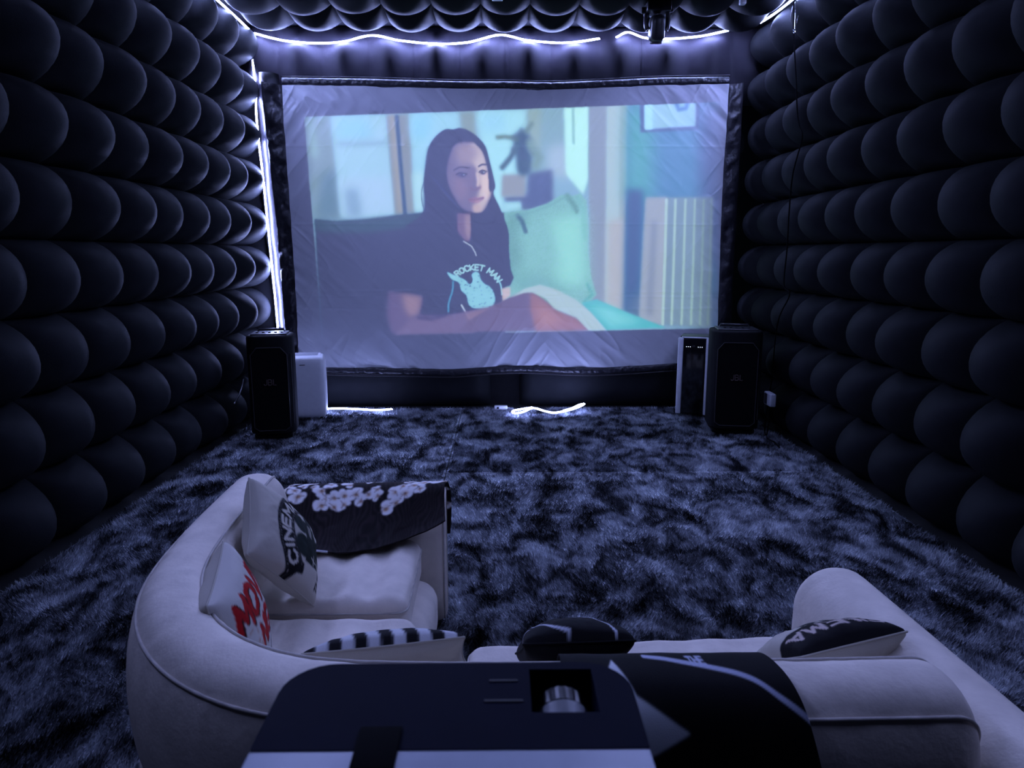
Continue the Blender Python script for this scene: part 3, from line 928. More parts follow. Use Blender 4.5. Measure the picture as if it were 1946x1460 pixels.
rug('shag_rug', -2.37, -.42, .75, 7.27, 'mottled grey shag rug along the left wall under the left half of the sofa', 230000, 5)
rug('shag_rug', -.415, 2.44, 5.03, 7.27, 'mottled grey shag rug directly below the screen between the two air conditioners', 120000, 6)
rug('shag_rug', -.415, 2.44, .75, 5.02, 'mottled grey shag rug in the open floor before the sofa and right wall', 260000, 7)

# ================================================================== INFLATABLE CORNER SOFA
sofa = empty('inflatable_corner_sofa', (-.3, 1.9, .02))
tag(sofa, 'beige flocked inflatable corner sofa with rounded backrest facing the screen', 'sofa')
SO = np.array([-.3, 1.9, .02])


def sweep(path, prof, cap=True, squash=None):
    """path (m,2) in plan, prof (k,2) as (outward, z) closed loop; outward is to the right of travel"""
    P = np.asarray(path, float); m = len(P); k = len(prof)
    T = np.gradient(P, axis=0); T /= np.linalg.norm(T, axis=1)[:, None]
    N = np.stack([T[:, 1], -T[:, 0]], 1)
    V = np.zeros((m, k, 3))
    for i in range(m):
        sc = 1.0 if squash is None else squash[i][0]
        zs = 1.0 if squash is None else squash[i][1]
        V[i, :, 0] = P[i, 0] + N[i, 0] * prof[:, 0] * sc
        V[i, :, 1] = P[i, 1] + N[i, 1] * prof[:, 0] * sc
        V[i, :, 2] = .36 + (prof[:, 1] - .36) * zs
    F = [tuple(f) for f in grid_faces(m, k, closed_v=True)]
    if cap:
        F.append(tuple(range(k - 1, -1, -1)))
        F.append(tuple((m - 1) * k + i for i in range(k)))
    return V.reshape(-1, 3), F


# travel from the right end along the rear, round the corner, then towards the screen: outside is to the left, so use -outward
back_path = catmull([(.99, 1.37), (.7, 1.365), (.3, 1.36), (-.1, 1.36), (-.40, 1.38), (-.59, 1.45), (-.75, 1.585), (-.865, 1.77), (-.93, 2.0), (-.965, 2.35), (-.985, 2.84)], 36)
prof = catmull([(.095, .13), (.11, .40), (.118, .58), (.10, .675), (.055, .725), (0, .735), (-.055, .722), (-.092, .685), (-.118, .61), (-.128, .50), (-.120, .39), (-.100, .335), (-.118, .27), (-.126, .18), (-.115, .07), (-.05, .03), (.06, .035)], 5, True)
m = len(back_path)
s = np.concatenate([[0], np.cumsum(np.linalg.norm(np.diff(back_path, axis=0), axis=1))])
sq = []
for q in s:
    d = min(q, s[-1] - q)
    e = math.sqrt(max(0, 1 - (1 - min(d / .09, 1)) ** 2))
    sq.append((.25 + .75 * e, .55 + .45 * e))
V, F = sweep(back_path, prof, True, sq)
# puckers across the top panel along the seams
Vr = V.reshape(m, len(prof), 3)
for (sn, sz), amp_, wid in (((-.092, .685), .0050, .055), ((.06, .715), .0030, .035), ((-.10, .335), .004, .04)):
    dist = np.hypot(prof[:, 0] - sn, prof[:, 1] - sz)
    side = np.exp(-(dist / wid) ** 2) * (1 - np.exp(-(dist / .012) ** 2))
    rid = (fbm(s[:, None] * 26 + 0 * prof[None, :, 0], prof[None, :, 0] * 9 + s[:, None] * 2, 61, 2) - .5) * (.4 + 1.2 * fbm(s[:, None] * 2.2, 0 * s[:, None], 62, 2))
    ctr = Vr.mean(1, keepdims=True)
    dirn = Vr - ctr
    dirn /= np.linalg.norm(dirn, axis=2, keepdims=True) + 1e-9
    Vr = Vr + dirn * (rid * side[None] * amp_ * 2.2)[..., None]
V = Vr.reshape(-1, 3)
backrest = mesh('backrest', V - SO, F, M['flock'], sofa)


def on_back(idx_prof, lift=.003):
    c = Vr[:, idx_prof].copy()
    ctr = Vr.mean(1)
    d = c - ctr; d /= np.linalg.norm(d, axis=1)[:, None]
    return c + d * lift


def prof_index(n, z):
    return int(np.argmin(np.hypot(prof[:, 0] - n, prof[:, 1] - z)))


for nz in ((-.092, .685), (.06, .715)):
    tube('seam', on_back(prof_index(*nz)) - SO, .0045, M['seam'], backrest, 6)


def quad_cushion(name, quad, z0, z1, r, ribs, parent, axis=0, depth=.016, n=22, mat=None, ribw=.045):
    """inflated block over a four-cornered plan with grooves pressed into its top"""
    q = np.asarray(quad, float)      # corners: (-,-) (+,-) (+,+) (-,+)
    ex = (np.linalg.norm(q[1] - q[0]) + np.linalg.norm(q[2] - q[3])) / 4
    ey = (np.linalg.norm(q[3] - q[0]) + np.linalg.norm(q[2] - q[1])) / 4
    ez = (z1 - z0) / 2
    V, F = rounded_block((ex, ey, ez), (min(r, ex), min(r, ey), min(r, ez)), n)
    a = V[:, 0] / ex; b = V[:, 1] / ey
    w = [(1 - a) * (1 - b) / 4, (1 + a) * (1 - b) / 4, (1 + a) * (1 + b) / 4, (1 - a) * (1 + b) / 4]
    P = sum(w[i][:, None] * q[i][None] for i in range(4))
    z = z0 + ez + V[:, 2]
    if ribs:
        t = (a if axis == 0 else b)
        k = np.abs(((t + 1) / 2 * ribs) % 1.0)
        k = np.minimum(k, 1 - k) / ribs * 2 * (ex if axis == 0 else ey)
        inner = np.clip((1 - np.abs(t)) * ribs * 1.2, 0, 1) * np.clip((1 - np.abs(b if axis == 0 else a)) * 5, 0, 1)
        top = np.clip(V[:, 2] / ez, 0, 1)
        z = z - depth * np.exp(-(k / ribw) ** 2) * inner * top
    z = z + .008 * np.clip(V[:, 2] / ez, 0, 1) * (1 - a ** 2) * (1 - b ** 2)
    return fast_mesh(name, np.stack([P[:, 0], P[:, 1], z], 1) - SO, F, mat or M['flock'], parent)


def edge_loop(quad, z, r, grow=.002, n=8):
    """rounded outline in plan at height z"""
    q = np.asarray(quad, float)
    out = []
    for i in range(4):
        p0, p1, p2 = q[i - 1], q[i], q[(i + 1) % 4]
        d0 = (p0 - p1) / np.linalg.norm(p0 - p1); d1 = (p2 - p1) / np.linalg.norm(p2 - p1)
        a = p1 + d0 * r; b = p1 + d1 * r
        for t in np.linspace(0, 1, n):
            out.append((1 - t) ** 2 * a + 2 * t * (1 - t) * p1 + t * t * b)
    out = np.array(out)
    c = q.mean(0)
    out = out + (out - c) / np.linalg.norm(out - c, axis=1)[:, None] * grow
    return np.stack([out[:, 0], out[:, 1], np.full(len(out), z)], 1)


left_q = [(-.87, 2.235), (-.325, 2.24), (-.335, 2.80), (-.88, 2.80)]
s1 = quad_cushion('seat', left_q, .27, .455, .055, 4, sofa, 0, .022, n=40, ribw=.042)
tube('seam', edge_loop(left_q, .405, .05, .001) - SO, .004, M['seam'], s1, 6, closed=True)
c2 = quad_cushion('seat', [(-.80, 1.49), (-.14, 1.49), (-.29, 2.205), (-.87, 2.21)], .24, .425, .05, 4, sofa, 0, .018, n=40, ribw=.042)
right_q = [(-.12, 1.49), (.87, 1.49), (.87, 2.04), (-.10, 1.99)]
s3 = quad_cushion('seat', right_q, .25, .445, .04, 6, sofa, 0, .016, n=34)
tube('seam', edge_loop(right_q, .415, .05, .001) - SO, .004, M['seam'], s3, 6, closed=True)
for qd in ([(-.88, 2.2), (-.27, 2.2), (-.27, 2.82), (-.89, 2.82)], [(-.82, 1.47), (-.10, 1.47), (-.24, 2.2), (-.87, 2.2)], [(-.1, 1.47), (.88, 1.47), (.88, 2.03), (-.1, 2.0)]):
    quad_cushion('base_cushion', qd, .022, .275, .085, 0, sofa, n=20)


def arm_block(name, length, width, height, parent, loc, rz):
    """slab with a half round top; length runs along local x"""
    k = 26
    th = np.linspace(0, PI, k)
    w = width / 2
    zc = height - w
    loop = [(w * math.cos(t), zc + w * math.sin(t)) for t in th] + [(-w * 1.02, zc * .6), (-w * 1.03, .12), (-w * .9, .02), (0, .0), (w * .9, .02), (w * 1.03, .12), (w * 1.02, zc * .6)]
    loop = np.array(loop)
    xs = length / 2 * np.sin(np.linspace(-1, 1, 25) * PI / 2)
    V = []
    for x in xs:
        d = length / 2 - abs(x)
        e = math.sqrt(max(0, 1 - (1 - min(d / .05, 1)) ** 2))
        sc = .78 + .22 * e
        for a, z in loop:
            V.append((x, a * sc, height / 2 + (z - height / 2) * (.88 + .12 * e)))
    n = len(loop)
    F = [tuple(f) for f in grid_faces(25, n, closed_v=True)] + [tuple(range(n - 1, -1, -1)), tuple(24 * n + i for i in range(n))]
    V = np.array(V)
    c, s_ = math.cos(rz), math.sin(rz)
    V = np.stack([V[:, 0] * c - V[:, 1] * s_ + loc[0], V[:, 0] * s_ + V[:, 1] * c + loc[1], V[:, 2] + loc[2]], 1)
    o = mesh(name, V - SO, F[:], M['flock'], parent)
    return o, V.reshape(25, n, 3)


la, LA = arm_block('armrest', .70, .23, .60, sofa, (-.595, 2.945, .02), math.radians(3.5))
ring = LA[22]; ring = ring + (ring - ring.mean(0)) * .006
tube('seam', ring - SO, .0045, M['seam'], la, 6, closed=True)
ra, RA = arm_block('armrest', .98, .255, .605, sofa, (1.065, 1.65, .02), math.radians(90 + 2))

# ================================================================== CUSHIONS AND THROWS
COTTON = (196, 190, 178)
INK = (16, 16, 20)


def pillow(name, center, a, b, size, thick, canvas, label, back=COTTON, cat='cushion', group='printed scatter cushions', n=72, sag=0.0, seed=1):
    a = np.array(a, float); a /= np.linalg.norm(a)
    b = np.array(b, float); b = b - a * (a @ b); b /= np.linalg.norm(b)
    nn = np.cross(a, b)
    g = np.linspace(-1, 1, n + 1)
    g = np.sign(g) * np.abs(g) ** .9
    U, V_ = np.meshgrid(g, g, indexing='ij')
    H = ((1 - U ** 2).clip(0) * (1 - V_ ** 2).clip(0)) ** .42
    wob = .012 * (fbm(U * 3 + seed, V_ * 3, seed, 3) - .5) * np.clip(H * 3, 0, 1)
    pin = 1 - .06 * (1 - U ** 2) * (V_ ** 2) , 1 - .06 * (1 - V_ ** 2) * (U ** 2)
    uu = U * pin[1] * size[0] / 2; vv_ = V_ * pin[0] * size[1] / 2
    bend = -sag * (U ** 2 + V_ ** 2)
    root = empty(name, (center[0], center[1], center[2]))
    tag(root, label, cat, group)
    for side, nm in ((1, 'front_cover'), (-1, 'back_cover')):
        W_ = side * thick / 2 * H ** .85 + wob + bend
        P = uu[..., None] * a + vv_[..., None] * b + W_[..., None] * nn
        F = grid_faces(n + 1, n + 1)
        if side < 0: F = F[:, ::-1]
        o = fast_mesh(nm, P.reshape(-1, 3), F, M['print'], root)
        if side > 0:
            c = lin(canvas.sample(U.ravel() * 50 + 50, 50 - V_.ravel() * 50))
        else:
            c = np.repeat(lin(back)[None], (n + 1) ** 2, 0)
        color_attr(o, c)
    e = []
    for t in range(n + 1): e.append((0, t))
    for t in range(1, n + 1): e.append((t, n))
    for t in range(n - 1, -1, -1): e.append((n, t))
    for t in range(n - 1, 0, -1): e.append((t, 0))
    Pm = uu[..., None] * a + vv_[..., None] * b + (wob + bend)[..., None] * nn
    loop = np.array([Pm[i, j] for i, j in e])
    o = tube('edge_seam', loop, .003, M['print'], root, 6, closed=True)
    color_attr(o, np.repeat(lin(back)[None] * .9, len(o.data.vertices), 0))
    return root


def arc_text(cv_, txt, cx, cy, R, a0, a1, h, width, col, gap=.2):
    lines, tw_ = text_layout(txt, h, gap)
    for ln in lines:
        dense = []
        for (x0, y0), (x1, y1) in zip(ln[:-1], ln[1:]):
            for t in np.linspace(0, 1, 5): dense.append((x0 + (x1 - x0) * t, y0 + (y1 - y0) * t))
        pts = []
        for px, py in dense:
            q = math.radians(a0 + (a1 - a0) * px / tw_)
            pts.append((cx + (R + py) * math.cos(q), cy - (R + py) * math.sin(q)))
        cv_.stroke(pts, width, col, .4)


def straight_text(cv_, txt, x, y, h, width, col, slant=0.0, gap=.22, ang=0.0):
    lines, tw_ = text_layout(txt, h, gap)
    ca, sa = math.cos(ang), math.sin(ang)
    for ln in lines:
        cv_.stroke([(x + (px + slant * py) * ca + py * sa * 1, y - py * ca + (px + slant * py) * sa) for px, py in ln], width, col, .4)
    return tw_


def cinema_canvas(straight=False):
    c = Canvas(0, 0, 100, 100, 2.6, COTTON)
    if straight:
        c.poly([(-2, -2), (102, -2), (102, 38), (-2, 38)], INK, .5)
        straight_text(c, 'CINEMA', 7, 29, 17, 3.6, (206, 190, 182), 0, .26)
        c.poly([(30, 52), (70, 52), (70, 86), (30, 86)], (28, 36, 34), .5)
        c.ellipse(40, 48, 10, 9, (30, 40, 38), .5); c.ellipse(60, 48, 9, 8, (30, 40, 38), .5)
        return c
    ring_o = arc(50, 82, 62, 62, 150, 30, 24); ring_i = arc(50, 82, 40, 40, 30, 150, 24)
    c.poly(ring_o + ring_i, INK, .5)
    c.poly([(2, 46), (16, 33), (18, 62), (8, 64)], INK, .5)
    c.poly([(98, 46), (84, 33), (82, 62), (92, 64)], INK, .5)
    for rr in (42.5, 59.5):
        for q in np.arange(146, 33, -3):
            c.ellipse(50 + rr * math.cos(math.radians(q)), 82 - rr * math.sin(math.radians(q)), .7, .7, (150, 145, 140), .3)
    arc_text(c, 'CINEMA', 50, 82, 45.5, 139, 41, 10.5, 3.4, (214, 208, 196), .28)
    # camera silhouette with reels and lettering block below
    c.ellipse(36, 56, 13, 12, (30, 40, 38), .5); c.ellipse(62, 54, 11, 10.5, (30, 40, 38), .5)
    c.poly([(22, 62), (74, 60), (76, 84), (24, 86)], (28, 36, 34), .5)
    c.poly([(74, 66), (90, 60), (90, 84), (76, 80)], (28, 36, 34), .5)
    c.poly([(40, 84), (60, 84), (72, 99), (28, 99)], (30, 38, 36), .5)
    c.poly([(56, 69), (73, 69), (73, 74), (56, 74)], COTTON, .4)
    c.stroke([(57, 71), (72, 71)], 1.2, INK); c.stroke([(30, 72), (30, 82)], 2, COTTON); c.stroke([(25, 77), (36, 77)], 1.6, COTTON)
    straight_text(c, 'THE', 6, 95, 7, 1.6, INK)
    return c


def movie_canvas():
    c = Canvas(0, 0, 100, 100, 2.6, (204, 200, 194))
    red = (176, 18, 26); dk = (48, 20, 22)
    for (dx, col, w) in ((1.1, dk, 6.2), (0, red, 5.2)):
        straight_text(c, 'MOVIE', 6 + dx, 36 + dx, 22, w, col, .18, .2)
        straight_text(c, 'NIGHT', 30 + dx, 62 + dx, 17, w * .8, col, .18, .2)
    star = [(84 + (7 if k % 2 == 0 else 3) * math.cos(k * PI / 5 - PI / 2), 26 + (7 if k % 2 == 0 else 3) * math.sin(k * PI / 5 - PI / 2)) for k in range(10)]
    c.poly(star, (46, 48, 58), .4)
    rs = random.Random(2)
    for k in range(120):
        x = rs.gauss(24, 10); y = rs.gauss(66, 12)
        c.ellipse(x, y, rs.uniform(.6, 2), rs.uniform(.5, 1.4), (178, 128, 100), .5, .5)
    c.poly([(4, 78), (34, 74), (30, 99), (8, 99)], INK, .5)
    for k in range(3):
        x = 9 + 8 * k
        c.poly([(x, 80 - k), (x + 4, 79.5 - k), (x + 4, 98), (x + 1, 98)], (204, 200, 194), .4)
    c.stroke([(40, 80), (60, 70), (90, 76)], 3, INK)
    return c


def clapper_canvas():
    c = Canvas(0, 0, 100, 100, 2.6, (214, 216, 222))
    for k in range(7):
        x = -4 + 16 * k
        c.poly([(x, 0), (x + 8, 0), (x + 14, 22), (x + 6, 22)], INK, .4)
    c.stroke([(0, 24), (100, 24)], 2.4, INK)
    c.stroke([(0, 60), (100, 60)], 1.6, INK); c.stroke([(50, 60), (50, 100)], 1.6, INK)
    rs = random.Random(5)
    for k in range(60):
        c.ellipse(rs.uniform(60, 100), rs.uniform(26, 58), rs.uniform(1, 4), rs.uniform(.6, 1.6), (150, 155, 180), .8, .5)
    for k in range(9):
        c.stroke([(88 + k * 1.4, 20), (80 + k * 2.2, 48)], .8, INK)
    return c


def black_canvas():
    c = Canvas(0, 0, 100, 100, 2.6, (14, 14, 18))
    c.stroke([(16, 2), (20, 12), (44, 34), (60, 60)], 3.0, (206, 210, 224), .4)
    c.stroke([(58, 2), (72, 8), (90, 28), (97, 40)], 3.0, (206, 210, 224), .4)
    c.ellipse(84, 40, 6, 5, (206, 210, 224), .4); c.ellipse(84, 40, 3.4, 2.6, (14, 14, 18), .4)
    c.stroke([(90, 44), (99, 48)], 2.4, (206, 210, 224), .4)
    return c


pillow('cinema_cushion', (-.755, 2.31, .635), (-.25, .85, .42), (-.42, -.4, .75), (.345, .345), .15, cinema_canvas(),
       'cushion with a black CINEMA band standing against the far left backrest')
pillow('movie_cushion', (-.745, 1.845, .575), (-.26, .96, .02), (-.22, 0, 1), (.40, .36), .17, movie_canvas(),
       'cushion with red Movie Night lettering propped in the curved sofa corner', seed=3)
pillow('clapper_cushion', (-.285, 1.68, .575), (-.98, -.08, -.06), (.05, -.72, .66), (.38, .34), .12, clapper_canvas(),
       'cushion with black and white clapperboard stripes lying behind the projector', seed=4)
pillow('black_cushion', (.175, 1.70, .595), (-.98, -.05, .0), (.02, -.80, .55), (.27, .32), .14, black_canvas(),
       'small black cushion with white curved lines in the middle of the sofa', back=(18, 18, 22), seed=6)
pillow('cinema_cushion', (.85, 1.735, .565), (-.955, -.26, -.06), (-.05, -.84, .54), (.315, .27), .14, cinema_canvas(True),
       'cushion with a dark CINEMA band beside the right sofa armrest', seed=8)


# popcorn throw folded over the left armrest
def popcorn_canvas():
    c = Canvas(0, 0, 100, 100, 3.4, (26, 20, 22))
    X_, Y_ = c.grid()
    st = np.sin((X_ + 6 * (fbm(X_ * .06, Y_ * .03, 3, 3) - .5) * 4) * 2.6)
    tone = 1 + .45 * st + .5 * (fbm(X_ * .5, Y_ * .06, 9, 3) - .5)
    c.A = c.A * tone[..., None]
    rs = random.Random(8)
    def kernel(x, y, r):
        for k in range(5):
            q = rs.uniform(0, 2 * PI); d = r * .62
            c.ellipse(x + d * math.cos(q), y + d * math.sin(q), r * rs.uniform(.45, .65), r * rs.uniform(.4, .6), (250, 250, 252), .35)
        c.ellipse(x, y, r * .5, r * .5, (236, 230, 226), .5)
        c.ellipse(x + r * .1, y + r * .15, r * .26, r * .2, (150, 96, 56), .5, .8)
        for k in range(3):
            q = rs.uniform(0, 2 * PI)
            c.stroke([(x, y), (x + r * .8 * math.cos(q), y + r * .8 * math.sin(q))], .4, (120, 100, 96), .4, .6)
    for x, y, r in ((8, 60, 3.6), (5, 55, 2.6), (16, 53, 2.2), (22, 56, 3.4), (27, 61, 3.6), (24, 66, 3.2), (32, 66, 3.4), (31, 60, 3), (37, 58, 3.4), (38, 64, 2.6), (44, 57, 3.2), (48, 62, 2.4), (52, 58, 2.6), (58, 60, 2.4), (57, 55, 2.4), (64, 70, 3.6), (70, 68, 3), (69, 60, 3.6), (75, 63, 3.4), (73, 56, 3), (80, 57, 3.2), (84, 62, 2.6), (86, 55, 3), (95, 54, 3.6), (99, 57, 3)):
        kernel(x, y, r * 1.45)
    for k in range(90):
        kernel(rs.uniform(0, 100), rs.uniform(8, 52), rs.uniform(2, 3.6))
    return c


nu, nv = 150, 130
pc = popcorn_canvas()
UU2, VV2 = np.meshgrid(np.linspace(0, 1, nu), np.linspace(0, 1, nv), indexing='ij')
ctr_y = 2.945 + (UU2 - .5) * .64 * math.tan(math.radians(3.5))
Xc = -.905 + UU2 * .665
# profile over the arm: up behind it, over the half-round top, then a slack slope down to the seat
R = .121
zt0 = .02 + .60 - .115
TH = math.radians(128)
lift = np.clip((UU2 - .62) / .38, 0, 1) ** 1.4
end_y = -.335 + .02 * np.sin(UU2 * 11) + .15 * lift
end_z = .470 + .06 * lift
y1_, z1_ = R * math.cos(TH), zt0 + R * math.sin(TH)
L1 = .16; L2 = R * TH; L3 = np.hypot(end_y - y1_, end_z - z1_)
sv = VV2 * (L1 + L2 + L3)
py = np.where(sv < L1, R, 0.0); pz = np.where(sv < L1, zt0 - (L1 - sv), 0.0)
h1 = (sv >= L1) & (sv < L1 + L2)
th = (sv - L1) / R
py = np.where(h1, R * np.cos(th), py); pz = np.where(h1, zt0 + R * np.sin(th), pz)
t3 = np.clip((sv - L1 - L2) / L3, 0, 1)
h2 = sv >= L1 + L2
py = np.where(h2, y1_ + (end_y - y1_) * t3, py); pz = np.where(h2, z1_ + (end_z - z1_) * (1 - (1 - t3) ** 1.35), pz)
amp = .004 + .016 * np.clip((VV2 - .5) * 2, 0, 1)
wr = amp * (fbm(UU2 * 9 + VV2 * 3, VV2 * 2.2 - UU2, 77, 3) - .5) * 2 + .010 * np.clip((VV2 - .62) * 3, 0, 1) * (fbm(UU2 * 4, VV2 * 16, 78, 2) - .3)
Pt = np.stack([Xc + .02 * np.sin(VV2 * 7) * UU2 * .4, ctr_y + py - np.abs(wr) * .8 - .003, pz + np.abs(wr) * .6 + .003], -1)
throw = fast_mesh('popcorn_throw', Pt.reshape(-1, 3) - np.array([-.6, 2.9, .62]), grid_faces(nu, nv), M['print'])
throw.location = (-.6, 2.9, .62)
tag(throw, 'dark throw printed with white popcorn draped over the far sofa armrest', 'throw')
pcol = lin(pc.sample(UU2.ravel() * 100, VV2.ravel() * 100))
hem = (VV2.ravel() > .985) & (UU2.ravel() < .35)
pcol[hem] = lin((200, 202, 214))
color_attr(throw, pcol)
sol = throw.modifiers.new('thickness', 'SOLIDIFY'); sol.thickness = .005; sol.offset = 1


# black throw over the right part of the backrest
nu, nv = 240, 260
UU3, VV3 = np.meshgrid(np.linspace(0, 1, nu), np.linspace(0, 1, nv), indexing='ij')
# profile coordinates: inside (seat side) up over the crest and down the rear
pp = catmull([(.128, .47), (.130, .56), (.110, .684), (.06, .738), (0, .749), (-.06, .735), (-.102, .694), (-.130, .612), (-.142, .50), (-.140, .39), (-.138, .30), (-.136, .2)], 14)
ps = np.concatenate([[0], np.cumsum(np.hypot(*np.diff(pp, axis=0).T))]); ps /= ps[-1]
pn = np.interp(VV3, ps, pp[:, 0]); pzz = np.interp(VV3, ps, pp[:, 1])
right_edge = .535 + .115 * np.clip((VV3 - .25) / .5, 0, 1) ** .8
Xs = .12 + (right_edge - .12) * UU3
wr = .006 * (fbm(Xs * 9, VV3 * 3, 91, 3) - .4)
Pb = np.stack([Xs, 1.362 + pn + np.where(pn > 0, wr, -wr) * .5, pzz + wr * .8 + .002], -1)
bt = fast_mesh('star_throw', Pb.reshape(-1, 3) - np.array([.36, 1.36, .74]), grid_faces(nu, nv)[:, ::-1], M['print'])
bt.location = (.36, 1.36, .74)
tag(bt, 'black throw with a white star hanging over the rear backrest beside the projector', 'throw')
base = np.repeat(lin((13, 13, 16))[None], nu * nv, 0)
cvs = Canvas(0, 0, 100, 100, 5.0, (13, 13, 16))
# u to the right 0..100 (x .12 to about .65), v down the rear 0..100
cvs.stroke([(40, 33), (64, 36.5), (82, 40), (91.5, 44.5), (99, 48), (104, 51)], 1.8, (190, 196, 220), .3, smooth=True)
cvs.poly([(31, 44), (51, 51), (32, 56), (28, 68), (14, 58), (-6, 62), (4, 52), (-8, 42), (14, 46), (24, 34)], (226, 232, 238), .3)
straight_text(cvs, 'THE', 60, 36.2, 3.0, 1.0, (196, 202, 226))
color_attr(bt, lin(cvs.sample(UU3.ravel() * 100, VV3.ravel() * 100)))
sol = bt.modifiers.new('thickness', 'SOLIDIFY'); sol.thickness = .004; sol.offset = 1

# ================================================================== PROJECTOR ON ITS STAND
PJ = (-.042, .40, 1.215)
pj = empty('projector', (PJ[0], PJ[1], 1.10))
tag(pj, 'dark blue and white video projector in the foreground seen from behind', 'projector')


def rounded_plan(x0, x1, y0, y1, rads, n=8):
    """outline, corners given as radii for (x0,y0) (x1,y0) (x1,y1) (x0,y1)"""
    out = []
    cs = [(x0, y0, 1, 1, PI), (x1, y0, -1, 1, 1.5 * PI), (x1, y1, -1, -1, 0), (x0, y1, 1, -1, .5 * PI)]
    for (x, y, sx, sy, a0), r in zip(cs, rads):
        for t in np.linspace(0, PI / 2, n):
            out.append((x + sx * r + r * math.cos(a0 + t), y + sy * r + r * math.sin(a0 + t)))
    return out


def prism(name, outline, z0, z1, mat, parent, bevel=.0, seg=3, hole=None):
    bm = bmesh.new()
    vs = [bm.verts.new((x, y, z1)) for x, y in outline]
    f = bm.faces.new(vs)
    r = bmesh.ops.extrude_face_region(bm, geom=[f])
    bmesh.ops.translate(bm, vec=(0, 0, z0 - z1), verts=[v for v in r['geom'] if isinstance(v, bmesh.types.BMVert)])
    bm.normal_update()
    bmesh.ops.recalc_face_normals(bm, faces=bm.faces)
    if bevel > 0:
        ed = [e for e in bm.edges if len(e.link_faces) == 2 and e.calc_face_angle(0) > 1.0]
        bmesh.ops.bevel(bm, geom=ed, offset=bevel, segments=seg, profile=.5, affect='EDGES')
    return bm_obj(name, bm, mat, parent, smooth=bevel > 0)


# local frame: x right, y towards the screen, z up from 1.10; the navy cap starts .122 m behind the front edge
zt_ = .115
fy = .226; dy = .105
x0, x1 = -.158, .158
# shell with a pocket for the lens rings: four blocks around the opening
px0, px1, py0, py1 = .066, .124, .150, .214
out = rounded_plan(x0, x1, dy, fy, (.003, .003, .045, .045))
prism('shell_lower', rounded_plan(x0, x1, -.08, fy, (.02, .02, .045, .045)), 0.0, .070, M['navy'], pj, .004)
bm = bmesh.new()
vs = [bm.verts.new((x, y, zt_)) for x, y in out]
es = [bm.edges.new((vs[i], vs[(i + 1) % len(vs)])) for i in range(len(vs))]
hl = [(px0, py0), (px1, py0), (px1, py1), (px0, py1)]
hs = [bm.verts.new((x, y, zt_)) for x, y in hl]
es += [bm.edges.new((hs[i], hs[(i + 1) % 4])) for i in range(4)]
bmesh.ops.triangle_fill(bm, use_beauty=True, use_dissolve=False, edges=es)
kill = [f for f in bm.faces if px0 < f.calc_center_median().x < px1 and py0 < f.calc_center_median().y < py1]
bmesh.ops.delete(bm, geom=kill, context='FACES_ONLY')
r = bmesh.ops.extrude_edge_only(bm, edges=[e for e in bm.edges if e.is_boundary])
bmesh.ops.translate(bm, vec=(0, 0, -.045), verts=[v for v in r['geom'] if isinstance(v, bmesh.types.BMVert)])
bmesh.ops.recalc_face_normals(bm, faces=bm.faces)
cap = bm_obj('top_cover', bm, M['navy'], pj)
bv = cap.modifiers.new('soft_edge', 'BEVEL'); bv.width = .004; bv.segments = 3; bv.angle_limit = 1.0
prism('rear_cover', rounded_plan(x0, x1, -.08, dy - .001, (.03, .03, .002, .002)), .071, zt_ + .001, M['proj_white'], pj, .003)
box('strap', (-.058, dy + .0, zt_ + .001), (.034, .05, .004), M['tape'], pj, bevel=.001)
# lens control rings lying across the pocket


def ring_part(name, y, ln, rad, mat, parent, teeth=0, cx=.095, cz=.082):
    n = 48
    V = []; F = []
    ys = [y - ln / 2, y - ln / 2 + .001, y + ln / 2 - .001, y + ln / 2]
    rr = [rad * .93, rad, rad, rad * .93]
    for yy_, r_ in zip(ys, rr):
        for k in range(n):
            q = 2 * PI * k / n
            r2 = r_ * (1 + (.03 if teeth and k % 2 else 0))
            V.append((cx + r2 * math.cos(q), yy_, cz + r2 * math.sin(q)))
    F = [tuple(f) for f in grid_faces(4, n, closed_v=True)]
    F.append(tuple(range(n))); F.append(tuple(3 * n + k for k in range(n - 1, -1, -1)))
    return mesh(name, V, F, mat, parent, smooth=False)


ring_part('zoom_ring', .163, .024, .026, M['ring_grey'], pj, 0, cz=.085)
ring_part('focus_ring', .188, .020, .0235, M['dark_plastic'], pj, 1, cz=.085)
box('pocket_floor', (.095, .182, .071), (.058, .064, .002), M['tape'], pj)
for yy_, w_ in ((.196, .026), (.166, .034)):
    box('marking', (.042, yy_, zt_ + .0004), (w_, .003, .0008), M['trim'], pj)
# lens at the front, feet
ring_part('lens', fy + .001, .016, .030, M['gloss_black'], pj, 0, cz=.045)
for sx in (-.12, .12):
    for sy in (-.05, .17):
        box('foot', (sx, sy, -.006), (.022, .022, .012), M['tape'], pj, bevel=.003)
st = empty('projector_stand', (PJ[0], PJ[1] + .06, 0))
tag(st, 'black stand with a flat tray holding the projector', 'stand')
box('tray', (0, 0, 1.081), (.26, .24, .014), M['dark_plastic'], st, bevel=.004)
tube('pole', [(0, 0, .05), (0, 0, 1.075)], .018, M['dark_plastic'], st, 14)
for k in range(3):
    a = 2 * PI * k / 3 + PI / 2
    tube('leg', [(0, 0, .30), (.12 * math.cos(a), .12 * math.sin(a), .2), (.26 * math.cos(a), .26 * math.sin(a), .012)], .011, M['dark_plastic'], st, 10)

